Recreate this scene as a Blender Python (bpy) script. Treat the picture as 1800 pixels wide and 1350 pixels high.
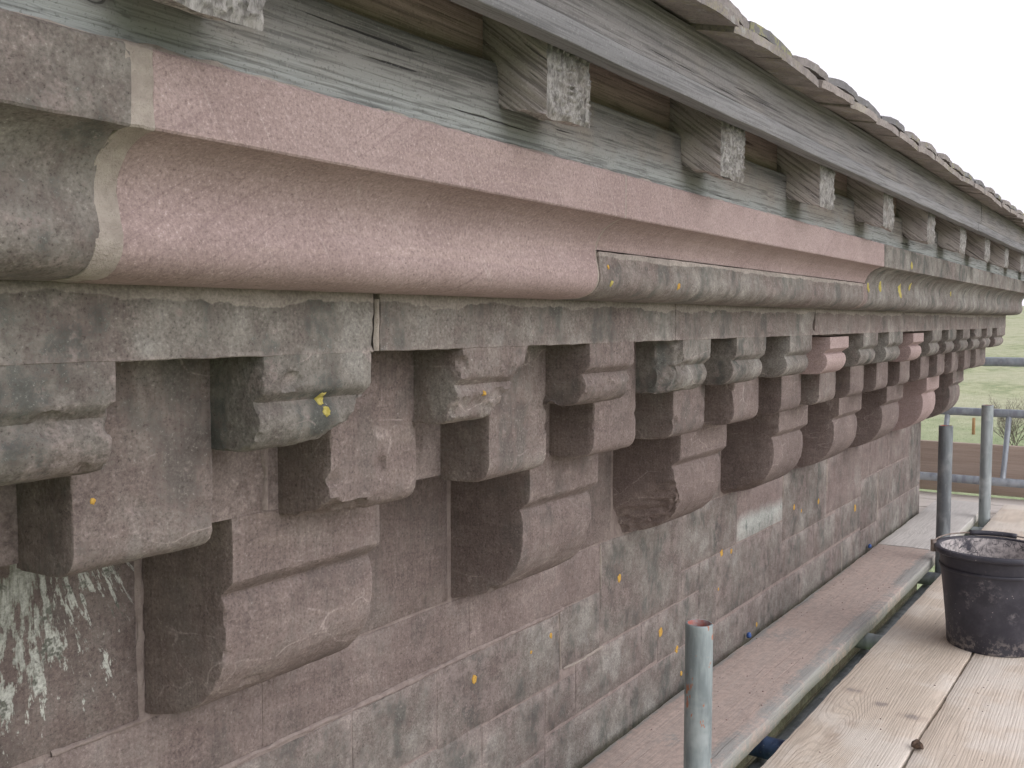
import bpy, bmesh, math, random
from mathutils import Vector, noise, Matrix

# ------------------------------------------------------------------ clear
for o in list(bpy.data.objects):
    bpy.data.objects.remove(o, do_unlink=True)
scene = bpy.context.scene
COL = scene.collection
R_ = random.Random(7)
H = 8.0                      # eye height above the field; geometry below is written relative to it

# ------------------------------------------------------------------ camera
F_PX = 1750.0
VU, VV = 2065.0, 565.0       # vanishing point of the wall's length in the 1800x1350 photo
PITCH = math.atan((675 - VV) / F_PX)
YAW = math.atan((VU - 900) / F_PX * math.cos(PITCH))
cam_d = bpy.data.cameras.new('camera')
cam = bpy.data.objects.new('camera', cam_d)
COL.objects.link(cam)
fw = Vector((math.cos(YAW) * math.cos(PITCH), math.sin(YAW) * math.cos(PITCH), -math.sin(PITCH)))
cam.location = (0, 0, H)
cam.rotation_euler = fw.to_track_quat('-Z', 'Y').to_euler()
cam_d.sensor_width = 36.0
cam_d.lens = 36.0 * F_PX / 1800.0
cam_d.clip_start = 0.02
cam_d.clip_end = 2000
scene.camera = cam

# ------------------------------------------------------------------ sky and sun (bright overcast)
SUN_DIR = Vector((-0.02, -0.90, 0.55)).normalized()      # towards the sun
SUN_EL = math.asin(SUN_DIR.z)
world = bpy.data.worlds.new('World')
scene.world = world
world.use_nodes = True
wt = world.node_tree
wt.nodes.clear()
sky = wt.nodes.new('ShaderNodeTexSky')
sky.sky_type = 'NISHITA'
sky.sun_disc = False
sky.sun_elevation = SUN_EL
sky.sun_rotation = math.atan2(SUN_DIR.x, SUN_DIR.y)
sky.air_density = 1.0
sky.dust_density = 6.0
sky.ozone_density = 1.0
hs = wt.nodes.new('ShaderNodeHueSaturation')
hs.inputs['Saturation'].default_value = 0.10
mixw = wt.nodes.new('ShaderNodeMix')
mixw.data_type = 'RGBA'
mixw.inputs['Factor'].default_value = 0.75                # cloud deck: even white over the clear sky
mixw.inputs['B'].default_value = (9.0, 8.65, 9.5, 1)
bgw = wt.nodes.new('ShaderNodeBackground')
bgw.inputs['Strength'].default_value = 0.125
outw = wt.nodes.new('ShaderNodeOutputWorld')
wt.links.new(sky.outputs['Color'], hs.inputs['Color'])
wt.links.new(hs.outputs['Color'], mixw.inputs['A'])
wt.links.new(mixw.outputs['Result'], bgw.inputs['Color'])
wt.links.new(bgw.outputs['Background'], outw.inputs['Surface'])

sun_d = bpy.data.lights.new('sun', 'SUN')
sun_d.energy = 0.8
sun_d.angle = math.radians(60)
sun_d.color = (1.0, 0.965, 0.95)
sun = bpy.data.objects.new('sun', sun_d)
COL.objects.link(sun)
sun.rotation_euler = SUN_DIR.to_track_quat('Z', 'Y').to_euler()
sun.location = (3, -6, H + 6)

scene.view_settings.view_transform = 'Standard'
scene.view_settings.look = 'None'
scene.view_settings.gamma = 1.0
scene.view_settings.use_curve_mapping = False
scene.view_settings.exposure = 0.30
scene.cycles.max_bounces = 5
scene.cycles.diffuse_bounces = 3
scene.cycles.glossy_bounces = 2
scene.cycles.transmission_bounces = 1
scene.cycles.caustics_reflective = False
scene.cycles.caustics_refractive = False
scene.cycles.use_adaptive_sampling = True
scene.cycles.adaptive_threshold = 0.03


# ------------------------------------------------------------------ node helper
class T:
    def __init__(s, name):
        s.m = bpy.data.materials.new(name)
        s.m.use_nodes = True
        s.t = s.m.node_tree
        s.t.nodes.clear()
        s.out = s.t.nodes.new('ShaderNodeOutputMaterial')
        s.b = s.t.nodes.new('ShaderNodeBsdfPrincipled')
        s.t.links.new(s.b.outputs[0], s.out.inputs[0])
        s.geo = s.t.nodes.new('ShaderNodeNewGeometry')
        s.pos = s.geo.outputs['Position']
        s.b.inputs['Specular IOR Level'].default_value = 0.25

    def lk(s, v, inp):
        if isinstance(v, bpy.types.NodeSocket):
            s.t.links.new(v, inp)
        else:
            inp.default_value = v

    def math(s, op, a, b=0.0, c=None, clamp=False):
        n = s.t.nodes.new('ShaderNodeMath')
        n.operation = op
        n.use_clamp = clamp
        s.lk(a, n.inputs[0])
        s.lk(b, n.inputs[1])
        if c is not None:
            s.lk(c, n.inputs[2])
        return n.outputs[0]

    def scale(s, v, sc, off=(0, 0, 0)):
        n = s.t.nodes.new('ShaderNodeMapping')
        s.lk(v, n.inputs['Vector'])
        n.inputs['Scale'].default_value = sc
        n.inputs['Location'].default_value = off
        return n.outputs[0]

    def rot(s, v, r):
        n = s.t.nodes.new('ShaderNodeMapping')
        s.lk(v, n.inputs['Vector'])
        n.inputs['Rotation'].default_value = r
        return n.outputs[0]

    def noise(s, v, scale, detail=4, rough=0.55, dist=0.0, col=False):
        n = s.t.nodes.new('ShaderNodeTexNoise')
        s.lk(v, n.inputs['Vector'])
        n.inputs['Scale'].default_value = scale
        n.inputs['Detail'].default_value = detail
        n.inputs['Roughness'].default_value = rough
        n.inputs['Distortion'].default_value = dist
        return n.outputs['Color' if col else 'Fac']

    def vor(s, v, scale, feature='F1', out='Distance', rnd=1.0):
        n = s.t.nodes.new('ShaderNodeTexVoronoi')
        n.feature = feature
        s.lk(v, n.inputs['Vector'])
        n.inputs['Scale'].default_value = scale
        n.inputs['Randomness'].default_value = rnd
        return n.outputs[out]

    def ramp(s, v, a, b, lo=0.0, hi=1.0):
        n = s.t.nodes.new('ShaderNodeMapRange')
        n.interpolation_type = 'SMOOTHSTEP'
        s.lk(v, n.inputs['Value'])
        n.inputs['From Min'].default_value = a
        n.inputs['From Max'].default_value = b
        n.inputs['To Min'].default_value = lo
        n.inputs['To Max'].default_value = hi
        return n.outputs[0]

    def mix(s, f, a, b, mode='MIX'):
        n = s.t.nodes.new('ShaderNodeMix')
        n.data_type = 'RGBA'
        n.blend_type = mode
        s.lk(f, n.inputs['Factor'])
        for v, k in ((a, 'A'), (b, 'B')):
            if isinstance(v, tuple) and len(v) == 3:
                v = v + (1.0,)
            s.lk(v, n.inputs[k])
        return n.outputs['Result']

    def sep(s, v):
        n = s.t.nodes.new('ShaderNodeSeparateXYZ')
        s.lk(v, n.inputs[0])
        return n.outputs

    def comb(s, x, y, z):
        n = s.t.nodes.new('ShaderNodeCombineXYZ')
        s.lk(x, n.inputs[0]); s.lk(y, n.inputs[1]); s.lk(z, n.inputs[2])
        return n.outputs[0]

    def warp(s, v, scale, amt):
        c = s.noise(v, scale, 1, col=True)
        n = s.t.nodes.new('ShaderNodeVectorMath'); n.operation = 'SUBTRACT'
        s.lk(c, n.inputs[0]); n.inputs[1].default_value = (.5, .5, .5)
        m = s.t.nodes.new('ShaderNodeVectorMath'); m.operation = 'MULTIPLY_ADD'
        s.lk(n.outputs[0], m.inputs[0]); m.inputs[1].default_value = (amt, amt, amt); s.lk(v, m.inputs[2])
        return m.outputs[0]

    def oinfo(s):
        n = s.t.nodes.new('ShaderNodeObjectInfo')
        sp = s.t.nodes.new('ShaderNodeSeparateColor')
        s.t.links.new(n.outputs['Color'], sp.inputs[0])
        return sp.outputs[0], sp.outputs[1], sp.outputs[2], n.outputs['Random']

    def bump(s, h, strength, dist):
        n = s.t.nodes.new('ShaderNodeBump')
        n.inputs['Strength'].default_value = strength
        n.inputs['Distance'].default_value = dist
        s.lk(h, n.inputs['Height'])
        s.t.links.new(n.outputs[0], s.b.inputs['Normal'])

    def fin(s, col, rough=0.9):
        s.lk(col, s.b.inputs['Base Color'])
        s.lk(rough, s.b.inputs['Roughness'])
        return s.m


# ------------------------------------------------------------------ materials
def stone_mat(name, smear=None, drops=None, bloom=None, veins=True):
    """weathered stone. obj.color: R bare pink (0..1), G tone (.5 neutral), B grey-green weathering (0..1)"""
    t = T(name)
    bare, tone, pat, rnd = t.oinfo()
    p = t.pos
    px = t.sep(p)
    n1 = t.noise(p, 6.0, 3, .64)
    n2 = t.noise(p, 30.0, 4, .80)
    g = t.noise(p, 300.0, 3, .85)
    tl = t.noise(t.scale(p, (260, 260, 15)), 1.0, 1, .5)
    bed = t.noise(t.scale(t.rot(p, (0, math.radians(-7), 0)), (6, 6, 62)), 1.0, 3, .6, .8)
    # mauve-brown sandstone with faint bedding
    c = t.mix(t.ramp(bed, .34, .66), (.188, .148, .136), (.216, .174, .159))
    c = t.mix(t.math('MULTIPLY', t.ramp(bed, .60, .76), .22), c, (.262, .212, .172))
    c = t.mix(t.math('MULTIPLY', t.ramp(tl, .56, .38), .28), c, (.118, .094, .088))
    c = t.mix(t.math('MULTIPLY', bare, .8), c, (.275, .212, .200))
    # grey crust
    cr = t.math('ADD', t.math('ADD', t.math('MULTIPLY', n1, .50), t.math('MULTIPLY', n2, .40)), t.math('MULTIPLY', g, .10))
    gm = t.ramp(t.math('ADD', cr, t.math('MULTIPLY', t.math('SUBTRACT', pat, .5), .34)), .36, .64)
    gm = t.math('MULTIPLY', gm, t.math('MULTIPLY', pat, 1.5, clamp=True))
    c = t.mix(gm, c, t.mix(t.ramp(n2, .36, .62), (.148, .136, .122), (.222, .206, .185)))
    # blackish-green algae in blotches, peppered with fine grains
    al = t.noise(t.scale(p, (1, 1, .6), (3, 1, 5)), 17.0, 3, .70)
    am = t.ramp(t.math('ADD', al, t.math('MULTIPLY', t.math('SUBTRACT', g, .5), .50)), .53, .63)
    am = t.math('MULTIPLY', am, t.math('MULTIPLY', pat, 1.05, clamp=True))
    c = t.mix(t.math('MULTIPLY', am, .88), c, (.076, .083, .077))
    # pale bluish crust
    bm = t.math('MULTIPLY', t.ramp(t.math('SUBTRACT', n1, al), .07, .26), t.math('MULTIPLY', pat, .55))
    c = t.mix(bm, c, (.305, .300, .280))
    # pale hairline veins and scars where crust has flaked
    if veins:
        wv = t.warp(t.scale(p, (1, 1, 1.9)), 14, .06)
        ve = t.vor(wv, 7.0, 'DISTANCE_TO_EDGE')
        vm = t.math('MULTIPLY', t.ramp(ve, .0, .015, 1, 0), t.ramp(n1, .48, .56))
        c = t.mix(t.math('MULTIPLY', t.math('MULTIPLY', vm, t.ramp(n2, .38, .54)), .70), c, (.350, .298, .280))
    sc = t.math('MULTIPLY', t.ramp(t.math('SUBTRACT', n2, n1), .10, .20), .5)
    c = t.mix(sc, c, (.285, .230, .215))
    # pits
    c = t.mix(t.math('MULTIPLY', t.ramp(g, .40, .26), .75), c, (.066, .054, .051))
    c = t.mix(t.math('MULTIPLY', t.ramp(g, .60, .76), .50), c, (.40, .375, .35))
    if smear:                       # lime mortar smeared over the top arris
        zz, zr = smear
        e = t.math('ADD', t.math('SUBTRACT', px[2], zz + H), t.math('MULTIPLY', t.math('SUBTRACT', t.noise(t.scale(p, (1, 1, .5), (2, 2, 2)), 11, 5, .62), .52), zr))
        mm = t.ramp(e, -.0008, .0008)
        c = t.mix(t.math('MULTIPLY', mm, .9), c, t.mix(n2, (.265, .234, .208), (.365, .328, .292)))
    if bloom:                       # white salts at the foot of the stone
        zz, zr = bloom
        e = t.math('ADD', t.math('SUBTRACT', zz + H, px[2]), t.math('MULTIPLY', t.math('SUBTRACT', t.noise(t.scale(p, (1, 1, .5)), 12, 4, .65), .5), zr))
        mm = t.ramp(e, -.012, .03)
        c = t.mix(t.math('MULTIPLY', mm, .8), c, (.44, .47, .44))
        dk = t.math('MULTIPLY', mm, t.ramp(t.noise(t.scale(p, (1, 1, .4)), 55, 4, .7), .53, .66))
        c = t.mix(t.math('MULTIPLY', dk, .8), c, (.13, .16, .15))
    if drops:                       # bird lime running and spattering from a ledge
        sx, sz, rmax, dense = drops
        dx = t.math('SUBTRACT', px[0], sx)
        dz = t.math('SUBTRACT', sz + .13 + H, px[2])          # runs spread from above the ledge
        a = t.math('DIVIDE', dx, dz)
        pc = t.comb(t.math('MULTIPLY', a, 26.0), t.math('MULTIPLY', dz, 24.0), 3.3)
        s1 = t.math('ADD', t.noise(pc, 1.0, 5, .68, .15), t.math('MULTIPLY', t.math('SUBTRACT', n2, .5), .38))
        fall = t.math('ADD', t.math('MULTIPLY', t.math('SUBTRACT', dz, .13), 1.0 / rmax), t.math('MULTIPLY', t.math('ABSOLUTE', a), 1.25))
        thr = t.math('ADD', .36 - dense, t.math('MULTIPLY', fall, .22))
        mm = t.ramp(t.math('SUBTRACT', s1, thr), -.008, .035)
        mm = t.math('MULTIPLY', mm, t.ramp(fall, 1.5, 1.0))
        dc = t.mix(t.ramp(s1, .42, .66), (.28, .295, .25), (.62, .64, .59))
        dc = t.mix(t.ramp(n2, .55, .66), dc, (.155, .165, .14))
        c = t.mix(t.math('MULTIPLY', mm, .9), c, dc)
    ew = t.math('MULTIPLY', t.ramp(t.geo.outputs['Pointiness'], .515, .585), t.ramp(n2, .36, .56))
    c = t.mix(t.math('MULTIPLY', ew, .62), c, (.330, .275, .255))
    b1 = t.noise(p, 75.0, 3, .8)
    tn = t.math('MULTIPLY', t.math('ADD', .64, t.math('MULTIPLY', tone, .60)), t.math('MULTIPLY', t.math('MULTIPLY', t.ramp(g, .25, .75, .76, 1.24), t.ramp(b1, .25, .75, .90, 1.10)), t.ramp(n1, .30, .70, .84, 1.16)))
    c = t.mix(1.0, c, t.comb(tn, tn, tn), 'MULTIPLY')
    t.bump(b1, .62, .0027)
    return t.fin(c, .92)


def fresh_mat(name):
    """newly cut pink sandstone: even grain, cross bedding, dusty chisel and rasp scratches"""
    t = T(name)
    bare, tone, pat, rnd = t.oinfo()
    p = t.pos
    px = t.sep(p)
    n1 = t.noise(p, 6.0, 4, .6)
    g = t.noise(p, 330.0, 3, .85)
    pr = t.rot(p, (0, math.radians(31), 0))
    bed = t.noise(t.scale(pr, (1.2, 1.2, 185)), 1.0, 3, .6, .4)
    flat = t.noise(t.scale(p, (3, 14, 90)), 1.0, 3, .6, .5)
    c = t.mix(t.ramp(n1, .35, .65), (.315, .238, .226), (.372, .288, .274))
    c = t.mix(t.math('MULTIPLY', t.math('MULTIPLY', t.ramp(bed, .42, .36), t.ramp(t.noise(t.scale(p, (1, 1, 1), (4, 4, 4)), 3.1, 2), .48, .58)), .38), c, (.235, .170, .170))
    c = t.mix(t.math('MULTIPLY', t.ramp(flat, .55, .68), .22), c, (.450, .355, .315))
    scr = t.noise(t.scale(t.rot(p, (0, math.radians(-44), 0)), (14, 14, 700)), 1.0, 1, .6)
    sm = t.math('MULTIPLY', t.ramp(scr, .62, .72), t.ramp(n1, .46, .58))
    scr2 = t.noise(t.scale(t.rot(p, (0, math.radians(-62), 0)), (10, 10, 640)), 1.0, 1, .6)
    sm2 = t.math('MULTIPLY', t.ramp(scr2, .63, .73), t.ramp(n1, .56, .44))
    c = t.mix(t.math('MULTIPLY', t.math('MAXIMUM', sm, sm2), .45), c, (.46, .39, .37))
    c = t.mix(t.math('MULTIPLY', t.ramp(g, .42, .27), .62), c, (.170, .118, .114))
    c = t.mix(t.math('MULTIPLY', t.ramp(g, .58, .74), .50), c, (.56, .48, .465))
    b1 = t.noise(t.scale(p, (60, 60, 150)), 1.0, 3, .7)
    tn = t.math('MULTIPLY', t.math('ADD', .68, t.math('MULTIPLY', tone, .60)), t.math('MULTIPLY', t.ramp(g, .25, .75, .78, 1.22), t.ramp(b1, .25, .75, .93, 1.07)))
    c = t.mix(1.0, c, t.comb(tn, tn, tn), 'MULTIPLY')
    t.bump(t.math('ADD', g, t.math('MULTIPLY', b1, .6)), .40, .0011)
    return t.fin(c, .88)


def mortar_mat(name, a=(.300, .262, .230), b=(.395, .352, .310)):
    t = T(name)
    n = t.noise(t.pos, 60, 6, .7)
    g = t.noise(t.pos, 480, 3, .7)
    c = t.mix(t.ramp(n, .35, .65), a, b)
    c = t.mix(t.ramp(g, .58, .72), c, (.24, .205, .18))
    t.bump(t.math('ADD', n, t.math('MULTIPLY', g, .7)), .7, .003)
    return t.fin(c, .95)


def wood_mat(name, axis, light, dark, crack=(.03, .03, .03), pale=None, crackamt=1.0, dust=None, slope=None, wash=None, bumpd=.002, pine=False, fibre=.5):
    """weathered timber: grain runs along axis (0=x, 1=y); slope tilts the grain in the yz plane"""
    t = T(name)
    fr, tone, pat, rnd = t.oinfo()
    p = t.pos
    if slope is not None:
        p = t.rot(p, (-slope, 0, 0))
    va = t.t.nodes.new('ShaderNodeVectorMath'); va.operation = 'MULTIPLY_ADD'     # another stretch of timber for every object
    t.lk(t.comb(rnd, rnd, rnd), va.inputs[0]); va.inputs[1].default_value = (7.0, 13.0, 5.0); t.lk(p, va.inputs[2])
    q = va.outputs[0]
    def st(across, along):
        v = [across] * 3
        v[axis] = along
        return tuple(v)
    n3 = t.noise(q, 5.0, 4, .62)
    n2 = t.noise(t.scale(q, st(300.0, 7.0)), 1.0, 2, .6)
    g = t.noise(t.pos, 380.0, 1, .7)
    hgt = n2
    if pine:
        qs = t.sep(q)
        w = t.noise(t.scale(q, st(9.0, 1.1)), 1.0, 2, .5)
        vd = t.vor(t.scale(q, st(4.6, 1.25)), 1.0, 'F1')
        kn = t.ramp(vd, .34, .02)
        f = t.math('ADD', t.math('MULTIPLY', qs[1 if axis == 0 else 0], 900.0), t.math('MULTIPLY', w, 75.0))
        f = t.math('ADD', f, t.math('MULTIPLY', kn, 42.0))
        ln = t.ramp(t.math('SINE', f), .05, 1.0)
        c = t.mix(t.ramp(n3, .36, .64), dark, light)
        c = t.mix(t.math('MULTIPLY', ln, .26), c, tuple(v * .58 for v in dark))
        c = t.mix(t.math('MULTIPLY', t.ramp(n2, .56, .40), .30), c, tuple(v * .7 for v in dark))
        c = t.mix(t.math('MULTIPLY', t.ramp(vd, .17, .05), .45), c, (.33, .235, .175))
        c = t.mix(t.math('MULTIPLY', t.ramp(vd, .062, .045), .8), c, (.17, .145, .135))
        if axis == 0 and light[0] > .7:
            ps = t.sep(t.pos)
            for kx, ky, ka, kb in ((2.352, .600, .016, .020), (2.300, .524, .014, .014), (2.262, .448, .015, .026), (3.42, .545, .016, .014), (2.05, .255, .014, .016)):
                ex = t.math('DIVIDE', t.math('SUBTRACT', ps[0], kx), ka)
                ey = t.math('DIVIDE', t.math('SUBTRACT', ps[1], ky), kb)
                ed = t.math('ADD', t.math('ADD', t.math('MULTIPLY', ex, ex), t.math('MULTIPLY', ey, ey)), t.math('MULTIPLY', t.math('SUBTRACT', t.noise(t.pos, 55, 3, .7), .5), 3.2))
                c = t.mix(t.ramp(ed, 3.2, .6, 0, .40), c, (.42, .33, .27))
                c = t.mix(t.ramp(ed, 1.0, .1, 0, .62), c, (.245, .22, .215))
            c = t.mix(t.math('MULTIPLY', t.ramp(t.noise(t.pos, 2.6, 5, .7), .52, .70), .38), c, (.44, .385, .345))
        hgt = t.math('SUBTRACT', n2, t.math('MULTIPLY', ln, .4))
    else:
        n1 = t.noise(t.scale(q, st(38.0, 1.1)), 1.0, 3, .6, .12)
        c = t.mix(t.ramp(n1, .32, .68), dark, light)
        hgt = t.math('ADD', n2, t.math('MULTIPLY', n1, .8))
    if pale:
        c = t.mix(t.math('MULTIPLY', t.ramp(n3, .46, .64), .7), c, pale)
    if wash:                         # rain-bleached blue-grey lower zone of the plate
        z0, z1, wc = wash
        e = t.math('ADD', t.sep(t.pos)[2], t.math('MULTIPLY', t.math('SUBTRACT', n3, .5), .05))
        c = t.mix(t.math('MULTIPLY', t.ramp(e, z1 + H, z0 + H), .9), c, wc)
        ps = t.sep(t.pos)
        ex = t.math('DIVIDE', t.math('SUBTRACT', ps[0], .3855), .0100)
        ez = t.math('DIVIDE', t.math('SUBTRACT', ps[2], .2045 + H), .0058)
        ed = t.math('SQRT', t.math('ADD', t.math('MULTIPLY', ex, ex), t.math('MULTIPLY', ez, ez)))
        ed = t.math('ADD', ed, t.math('MULTIPLY', t.math('SUBTRACT', n2, .5), .5))
        rg = t.ramp(t.math('SINE', t.math('MULTIPLY', ed, 9.0)), .0, .9)
        c = t.mix(t.ramp(ed, 1.9, .9, 0, .55), c, (.105, .098, .092))
        c = t.mix(t.math('MULTIPLY', rg, t.ramp(ed, 1.3, .8, 0, .8)), c, (.028, .026, .026))
    c = t.mix(t.math('MULTIPLY', t.ramp(n2, .54, .36), fibre), c, tuple(v * .35 for v in dark))
    if crackamt:
        ck = t.noise(t.scale(q, st(120.0, 2.3), (4, 4, 4)), 1.0, 2, .62, .1)
        cm = t.math('MULTIPLY', t.ramp(ck, .335, .295), crackamt)
        c = t.mix(t.math('MULTIPLY', cm, .9, clamp=True), c, crack)
        hgt = t.math('SUBTRACT', hgt, t.math('MULTIPLY', cm, 1.6))
    if dust:
        n4 = t.noise(t.pos, 70, 4, .72)
        ey = t.sep(t.pos)[1]
        edge = t.math('MULTIPLY', t.ramp(ey, .735, .765), t.ramp(ey, .931, .915))       # trodden clean along the edges
        dm = t.ramp(t.math('ADD', t.math('ADD', t.math('MULTIPLY', n3, .7), t.math('MULTIPLY', n4, .5)), t.math('MULTIPLY', edge, .22)), .56, .76)
        c = t.mix(t.math('MULTIPLY', dm, t.ramp(n2, .36, .60, .66, .92)), c, t.mix(t.ramp(n4, .3, .7), tuple(v * .84 for v in dust), tuple(min(1, v * 1.14) for v in dust)))
    c = t.mix(t.math('MULTIPLY', t.ramp(g, .40, .28), .4), c, tuple(v * .5 for v in dark))
    c = t.mix(t.math('MULTIPLY', t.ramp(g, .62, .76), .3), c, tuple(min(1, v * 1.5) for v in light))
    tn = t.math('ADD', .70, t.math('MULTIPLY', tone, .60))
    c = t.mix(1.0, c, t.comb(tn, tn, tn), 'MULTIPLY')
    t.bump(hgt, .7, bumpd)
    return t.fin(c, .88)


def endgrain_mat(name):
    t = T(name)
    n = t.noise(t.scale(t.pos, (1, 1, .38)), 190, 3, .65)
    n3 = t.noise(t.pos, 18, 3)
    c = t.mix(t.ramp(n, .33, .66), (.150, .142, .135), (.330, .318, .302))
    c = t.mix(t.math('MULTIPLY', t.ramp(n3, .5, .7), .4), c, (.16, .135, .11))
    t.bump(n, .8, .0035)
    return t.fin(c, .95)


def tile_mat(name):
    t = T(name)
    fr, tone, pat, rnd = t.oinfo()
    p = t.pos
    n = t.noise(p, 22, 6, .65)
    g = t.noise(p, 260, 4, .7)
    c = t.mix(t.ramp(n, .35, .65), (.250, .215, .198), (.365, .322, .296))
    c = t.mix(t.math('MULTIPLY', t.ramp(g, .5, .66), .6), c, (.105, .10, .098))
    c = t.mix(fr, c, t.mix(n, (.10, .10, .108), (.20, .20, .21)))
    li = t.math('MULTIPLY', t.ramp(t.noise(p, 17, 4, .65), .50, .58), t.ramp(t.noise(p, 170, 4, .7), .44, .56))
    c = t.mix(t.math('MULTIPLY', t.math('MULTIPLY', li, pat), .95, clamp=True), c, (.34, .33, .15))
    wl = t.math('MULTIPLY', t.ramp(t.noise(t.scale(p, (1, 1, 1), (5, 5, 5)), 34, 4, .7), .58, .66), .5)
    c = t.mix(wl, c, (.37, .38, .36))
    tn = t.math('ADD', .72, t.math('MULTIPLY', tone, .56))
    c = t.mix(1.0, c, t.comb(tn, tn, tn), 'MULTIPLY')
    t.bump(t.math('ADD', n, g), .7, .003)
    return t.fin(c, .92)


def tube_mat(name, base=(.40, .445, .455), hi=(.52, .56, .57), stain=(.27, .305, .315), paint=None, pamt=0.0):
    t = T(name)
    p = t.pos
    n = t.noise(t.scale(p, (1, 1, .18)), 40, 5, .6)
    n2 = t.noise(p, 160, 4, .7)
    n3 = t.noise(p, 9, 4, .6)
    c = t.mix(t.ramp(n, .36, .64), stain, base)
    c = t.mix(t.math('MULTIPLY', t.ramp(n3, .50, .68), .7), c, hi)
    c = t.mix(t.math('MULTIPLY', t.ramp(n2, .60, .70), .45), c, (.42, .42, .40))
    if paint:
        pm = t.ramp(t.noise(t.scale(p, (1, 1, .45), (2, 3, 1)), 46, 4, .6), .66 - pamt, .68 - pamt)
        c = t.mix(t.math('MULTIPLY', pm, .85), c, paint)
    t.b.inputs['Metallic'].default_value = .35
    t.bump(t.math('ADD', n2, n), .25, .001)
    return t.fin(c, t.ramp(n, .3, .7, .42, .62))


def plain_mat(name, a, b, scale=40, rough=.7, bump=.3, bd=.002, stretch=(1, 1, 1)):
    t = T(name)
    n = t.noise(t.scale(t.pos, stretch), scale, 5, .65)
    c = t.mix(t.ramp(n, .35, .65), a, b)
    t.bump(n, bump, bd)
    return t.fin(c, rough)


BX_ = 2.902


def bucket_mat(name, inside=False):
    t = T(name)
    p = t.pos
    n1 = t.noise(p, 14, 5, .65)
    n2 = t.noise(p, 70, 5, .7)
    if inside:
        c = t.mix(t.ramp(n2, .36, .62), (.26, .245, .245), (.62, .575, .555))
        vv = t.vor(t.warp(p, 25, .04), 38, 'DISTANCE_TO_EDGE')
        c = t.mix(t.math('MULTIPLY', t.ramp(vv, .05, .0), t.ramp(n1, .45, .55)), c, (.06, .06, .07))
        c = t.mix(t.ramp(n1, .60, .72), c, (.07, .07, .085))
    else:
        c = t.mix(n1, (.020, .020, .030), (.036, .036, .050))
        sm = t.math('MULTIPLY', t.ramp(t.noise(t.warp(p, 30, .05), 9, 6, .7), .50, .70), t.ramp(n2, .45, .62))
        c = t.mix(t.math('MULTIPLY', sm, .55), c, (.30, .28, .285))
        c = t.mix(t.math('MULTIPLY', t.ramp(n1, .40, .70), .22), c, (.16, .155, .17))
        sp = t.math('MULTIPLY', t.ramp(t.vor(p, 120, 'F1'), .17, .10), t.ramp(n1, .54, .62))
        c = t.mix(sp, c, (.42, .39, .37))
        px = t.sep(p)
        lowb = t.math('MULTIPLY', t.ramp(px[2], H - .80, H - .86), t.ramp(n2, .48, .60))
        c = t.mix(t.math('MULTIPLY', lowb, .6), c, (.30, .27, .25))
    t.b.inputs['Specular IOR Level'].default_value = .5
    t.bump(n2, .25, .001)
    return t.fin(c, .9 if inside else t.ramp(n1, .3, .7, .38, .6))


def grass_mat(name):
    t = T(name)
    p = t.pos
    n1 = t.noise(p, .06, 3, .6)
    n2 = t.noise(p, .8, 4, .7)
    n3 = t.noise(p, 3.2, 3, .75)
    c = t.mix(t.ramp(n2, .36, .64), (.250, .300, .160), (.440, .455, .290))
    c = t.mix(t.math('MULTIPLY', t.ramp(n1, .42, .58), .6), c, (.470, .470, .330))
    c = t.mix(t.math('MULTIPLY', t.ramp(n3, .52, .68), .5), c, (.175, .205, .095))
    d = t.math('ADD', t.sep(p)[0], t.math('MULTIPLY', t.math('SUBTRACT', n1, .5), 30.0))      # lusher at the foot of the bank
    c = t.mix(t.math('MULTIPLY', t.ramp(d, 88, 66), .7), c, t.mix(t.ramp(n3, .3, .7), (.170, .240, .105), (.300, .370, .200)))
    t.bump(n3, .9, .3)
    return t.fin(c, .95)


M = {}
M['stone'] = stone_mat('sandstone')
M['stone_wall'] = stone_mat('sandstone_wall', veins=False)
M['fresh'] = fresh_mat('fresh_sandstone')
M['stone_lintel'] = stone_mat('sandstone_lintel', smear=(.0165, .034), veins=False)
M['stone_patch'] = stone_mat('sandstone_patched', smear=(.0800, .020), veins=False)
M['stone_drops'] = stone_mat('sandstone_bird_limed', drops=(.545, -.195, .27, .0), veins=False)
M['stone_bloom'] = stone_mat('sandstone_salt_bloom', bloom=(-.525, .06), veins=False)
M['mortar'] = mortar_mat('lime_mortar')
M['mortar_pink'] = mortar_mat('pink_mortar', (.235, .190, .175), (.320, .268, .245))
M['plate'] = wood_mat('weathered_oak_plate', 0, (.262, .255, .245), (.150, .146, .142), crack=(.035, .034, .036), pale=(.250, .215, .185), wash=(.178, .226, (.350, .370, .365)), bumpd=.003)
M['infill'] = wood_mat('brown_oak_board', 0, (.430, .345, .310), (.300, .235, .212), crack=(.09, .065, .06), bumpd=.003)
M['rafter'] = wood_mat('weathered_oak_rafter', 1, (.500, .455, .435), (.350, .312, .300), crack=(.13, .118, .115), slope=math.radians(38), bumpd=.004, fibre=.65)
M['endgrain'] = endgrain_mat('oak_end_grain')
M['fascia'] = wood_mat('grey_oak_fascia', 0, (.300, .288, .288), (.215, .205, .208), crack=(.09, .085, .088), pale=(.290, .268, .255), crackamt=.8, bumpd=.003, fibre=.5)
M['strip'] = wood_mat('pale_oak_strip', 0, (.265, .262, .266), (.195, .194, .200), crack=(.09, .09, .09), crackamt=.6, bumpd=.002, fibre=.45)
M['tile'] = tile_mat('clay_tile')
M['deck'] = wood_mat('pine_scaffold_board', 0, (.740, .655, .555), (.660, .570, .470), crack=(.33, .27, .21), pale=(.730, .680, .605), crackamt=.22, pine=True, bumpd=.0010, fibre=.12)
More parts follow.
